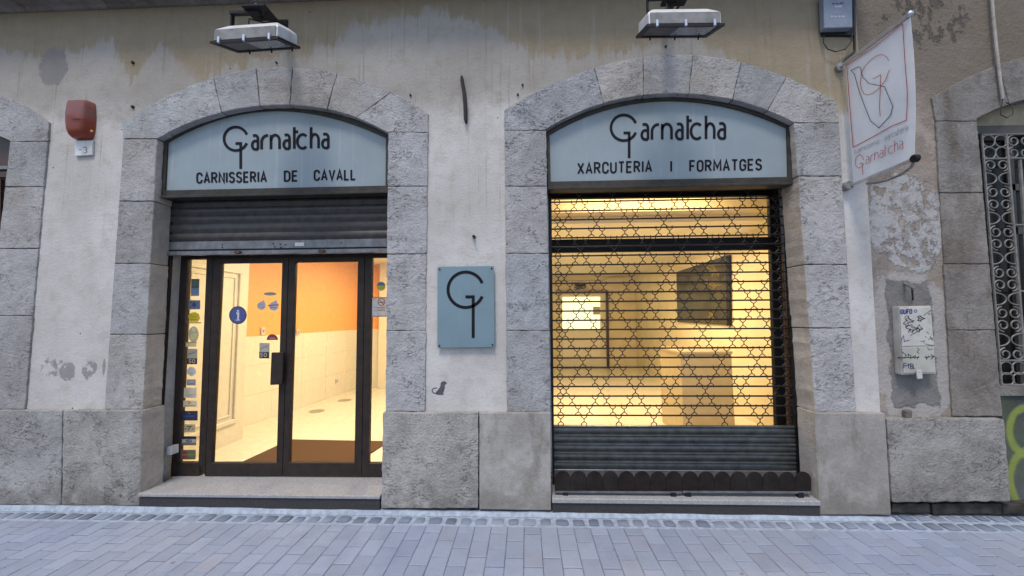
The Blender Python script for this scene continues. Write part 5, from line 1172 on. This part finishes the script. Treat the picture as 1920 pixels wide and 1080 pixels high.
# cloth: bilinear between its pixel corners, slight belly
cor = [bp(1586, 124), bp(1707, 33), bp(1714, 300), bp(1600, 344)]
def cloth_pt(u, v):
    p = (cor[0]*(1-u)+cor[1]*u)*(1-v)+(cor[3]*(1-u)+cor[2]*u)*v
    bulge = .010*math.sin(PI*v)*math.sin(PI*u*1.0)+.006*math.sin(3*PI*u)*v
    edge = .020*math.sin(PI*v*1.0)*(u**3)
    return p+Vector((-bulge*.6, -edge, 0))
n, m_ = 14, 18; vs = []; fs = []
for side in (0, 1):
    for j in range(m_+1):
        for i in range(n+1): vs.append(cloth_pt(i/n, j/m_)+Vector((.0012*side, 0, 0)))
K = (n+1)*(m_+1)
for j in range(m_):
    for i in range(n):
        a_ = j*(n+1)+i; fs += [(a_, a_+1, a_+n+2, a_+n+1), (K+a_, K+a_+n+1, K+a_+n+2, K+a_+1)]
per = [i for i in range(n+1)]+[(j+1)*(n+1)-1 for j in range(1, m_+1)]+[m_*(n+1)+i for i in range(n-1, -1, -1)]+[j*(n+1) for j in range(m_-1, 0, -1)]
for i in range(len(per)): a_, b_ = per[i], per[(i+1) % len(per)]; fs.append((a_, K+a_, K+b_, b_))
clo = MB().add(vs, fs).build('cloth', M['cloth'], bn, smooth=True)
XPR = XB-.0125
bp2 = lambda x, y: XP(x, y, XPR)
zq = lambda x, y: (1540+x/5.4, y/5.4); zq2 = lambda x, y: (1540+x/5.4, 180+y/5.4)
MB().strokes([[zq(258, 662), zq(540, 470), zq(825, 243), zq(848, 640), zq(872, 940), zq2(868, 120), zq2(860, 245), zq2(700, 312), zq2(520, 415), zq2(322, 520), zq2(300, 250), zq2(280, 0), zq(258, 662)]], 1.3, bp2, (-1, 0, 0), .001).build('red_border', M['red'], clo)
MB().strokes([[zq(300, 712), zq(375, 678), zq(400, 688), zq(403, 730), zq(422, 785), zq(445, 805), zq(480, 845), zq(640, 878), zq(725, 1080), zq2(722, 110), zq2(700, 195), zq2(585, 322), zq2(500, 255), zq2(465, 170), zq2(400, 0), zq(370, 880), zq(335, 750), zq(300, 712)]], 1.15, bp2, (-1, 0, 0), .001).build('map_outline', M['darkprint'], clo)
rg = [zq(683, 612), zq(660, 575), zq(620, 552), zq(570, 560), zq(500, 605), zq(440, 670), zq(405, 750), zq(395, 830), zq(405, 900), zq(435, 950), zq(470, 962), zq(520, 945), zq(590, 890), zq(650, 810), zq(690, 705)]
MB().strokes([rg, [zq(520, 800), zq(600, 758), zq(598, 900), zq(588, 1080), zq2(596, 205)]], .95, bp2, (-1, 0, 0), .001).build('monogram', M['red'], clo)
def btext(txt, p0, p1, h0, h1, w):
    tot = sum(LOW[c][0] for c in txt)+.28*(len(txt)-1); u = 0; out = []
    for c in txt:
        for q in LOW[c][1]:
            o = []
            for a_, b_ in q:
                t = (u+a_)/tot; t = t/(1+.0*(1-t)); h = h0+(h1-h0)*t; o.append((p0[0]+(p1[0]-p0[0])*t, p0[1]+(p1[1]-p0[1])*t-b_*h))
            out.append(o)
        u += LOW[c][0]+.28
    return out
MB().strokes(btext('carnisseria - xarcuteria', zq2(335, 590), zq2(875, 345), 6.2, 8.2, .7), .75, bp2, (-1, 0, 0), .001).build('small_lettering', M['greyprint'], clo)
MB().strokes(btext('arnatcha', zq2(450, 690), zq2(825, 530), 13, 15, 1)+[[zq2(430, 650), zq2(412, 605), zq2(385, 592), zq2(355, 615), zq2(343, 660), zq2(352, 710), zq2(380, 732), zq2(410, 712), zq2(432, 680)], [zq2(385, 690), zq2(412, 675), zq2(420, 800)]], .85, bp2, (-1, 0, 0), .001).build('name_lettering', M['red'], clo)
MB().tube([bp(1574, 127), bp(1706, 25)], .013, 10).build('top_pole', M['alu'], bn, smooth=True); MB().tube([bp(1592, 349), bp(1716, 297)], .014, 10).build('bottom_pole', M['alu'], bn, smooth=True)
p = W(1575, 128, 0); MB().cyl(Vector((XB, .0, bp(1575, 126).z)), Vector((XB, -.03, bp(1575, 126).z)), .035, 14).build('wall_flange', M['greym'], bn)
p = bp(1592, 349); MB().cyl(Vector((XB-.02, .0, p.z)), Vector((XB-.02, -.05, p.z)), .036, 16).build('wall_flange', M['greym'], bn, bevel=.004)
p = bp(1716, 297); MB().cyl(p+Vector((-.016, 0, 0)), p+Vector((.016, 0, 0)), .026, 14).build('end_cap', M['blackm'], bn, bevel=.003)
p = bp(1706, 26); MB().ball(p, .020, sc=(1, 1, 1)).build('end_cap', M['alu'], bn, smooth=True)
MB().tube([bp(1716, 299), bp(1708, 314), bp(1688, 328), bp(1664, 338), bp(1640, 343), bp(1625, 344)], .009, 8).build('stay', M['greym'], bn, smooth=True)

# ================================================================== floodlights
def flood(label, k, Z):
    (fl, frr, br_, bl), (tfl, tfr), tb, arm = k
    y1, y2 = -.60, -.33
    FL, FR, BR, BL = W(*fl, y1), W(*frr, y1), W(*br_, y2), W(*bl, y2)
    r = thing('floodlight', label, 'floodlight', (FL+FR+BR+BL)/4, 'floodlights above the shop signs')
    X0, X1 = (FL.x+BL.x)/2, (FR.x+BR.x)/2; ZF_, ZB_2 = (FL.z+FR.z)/2, (BL.z+BR.z)/2
    slope = (FR.z-FL.z)
    def pt(u, v, h): return Vector((X0+(X1-X0)*u, y1+(y2-y1)*v, ZF_+(ZB_2-ZF_)*v+slope*(u-.5)+h))
    # frame under
    mb = MB(); o4 = [(0, 0), (1, 0), (1, 1), (0, 1)]; i4 = [(.06, .12), (.94, .12), (.94, .88), (.06, .88)]; h = .018
    vs = [pt(u, v, 0) for u, v in o4]+[pt(u, v, 0) for u, v in i4]+[pt(u, v, h) for u, v in o4]+[pt(u, v, h) for u, v in i4]; fs = []
    for i in range(4):
        j = (i+1) % 4; fs += [(i, j, 4+j, 4+i), (8+i, 12+i, 12+j, 8+j), (i, 8+i, 8+j, j), (4+i, 4+j, 12+j, 12+i)]
    mb.add(vs, fs).build('glass_frame', M['blackm'], r)
    MB().prism([pt(u, v, .006) for u, v in ((.05, .1), (.45, .1), (.45, .9), (.05, .9))], (0, 0, .006)).build('glass', M['lampdark'], r)
    MB().prism([pt(u, v, .006) for u, v in ((.45, .1), (.95, .1), (.95, .9), (.45, .9))], (0, 0, .006)).build('glass', M['lampglass'], r)
    H1, H2 = .112, .158
    lo = [pt(u, v, h+.001) for u, v in ((.03, .05), (.97, .05), (.97, .95), (.03, .95))]; mi = [pt(u, v, H1) for u, v in ((.03, .06), (.97, .06), (.97, .94), (.03, .94))]; hi = [pt(u, v, H2) for u, v in ((.12, .30), (.88, .30), (.88, .75), (.12, .75))]
    MB().add(lo+mi+hi, [(3, 2, 1, 0), (8, 9, 10, 11)]+[(a_+i, a_+(i+1) % 4, a_+4+(i+1) % 4, a_+4+i) for a_ in (0, 4) for i in range(4)]).build('housing', M['white'], r, bevel=.012, seg=2)
    q = [pt(.05, .05, .022), pt(.95, .05, .022), pt(.95, .055, H1-.008), pt(.05, .055, H1-.008)]
    MB().prism([p_+Vector((0, -.006, 0)) for p_ in q], (0, .005, 0)).build('front_panel', M['greym'], r)
    for u in (.13, .5, .87):
        p_ = pt(u, .02, .0); MB().box(p_+Vector((-.009, -.012, -.004)), p_+Vector((.009, .004, .045))).build('clip', M['alu'], r, bevel=.003)
    for u in (.2, .55, .88): p_ = pt(u, .97, 0); MB().cyl(p_, p_-Vector((0, 0, .016)), .006, 8).build('hinge_pin', M['blackm'], r)
    # bracket
    T = pt(.5, .45, H2+.11)
    side = pt(.10, .5, H2-.02); s2 = pt(.90, .5, H2-.02)
    mb = MB(); w_ = .016
    for s_ in (side,): mb.box((s_.x-.005, s_.y-w_, s_.z), (s_.x+.005, s_.y+w_, T.z+.0))
    mb.box((side.x-.005, T.y-w_, T.z-.012), (T.x+.02, T.y+w_, T.z+.010)); mb.build('bracket', M['blackm'], r)
    MB().box((T.x-.09, T.y-.05, T.z+.011), (T.x+.09, T.y+.10, T.z+.03)).build('bracket_plate', M['blackm'], r, bevel=.003)
    an = W(*arm, 0.0)
    MB().tube([T+Vector((0, .05, .02)), an+Vector((0, -.01, 0))], .022, 8).build('arm', M['blackm'], r)
    MB().tube([T+Vector((.06, .02, .01)), an+Vector((.04, -.012, -.02))], .010, 8).build('strut', M['blackm'], r)
    MB().box((an.x-.03, -.015, an.z-.04), (an.x+.05, 0.0, an.z+.04)).build('wall_plate', M['blackm'], r)
    MB().cyl(T+Vector((0, 0, .03)), T+Vector((0, 0, .055)), .022, 10).build('bolt', M['alu'], r)
    MB().tube([pt(.35, .5, H2), pt(.36, .5, H2+.07), T+Vector((-.02, .1, 0)), an+Vector((-.02, -.01, .03))], .006, 6).build('cable', M['cable'], r)
flood('white floodlight on a bracket above the CARNISSERIA sign', (((399, 81), (528, 72), (557, 92), (441, 100)), (None, None), None, (530, 47)), 0)
flood('white floodlight on a bracket above the XARCUTERIA sign', (((1209, 49.5), (1353, 48), (1330, 71), (1196, 72)), (None, None), None, (1245, 36)), 0)
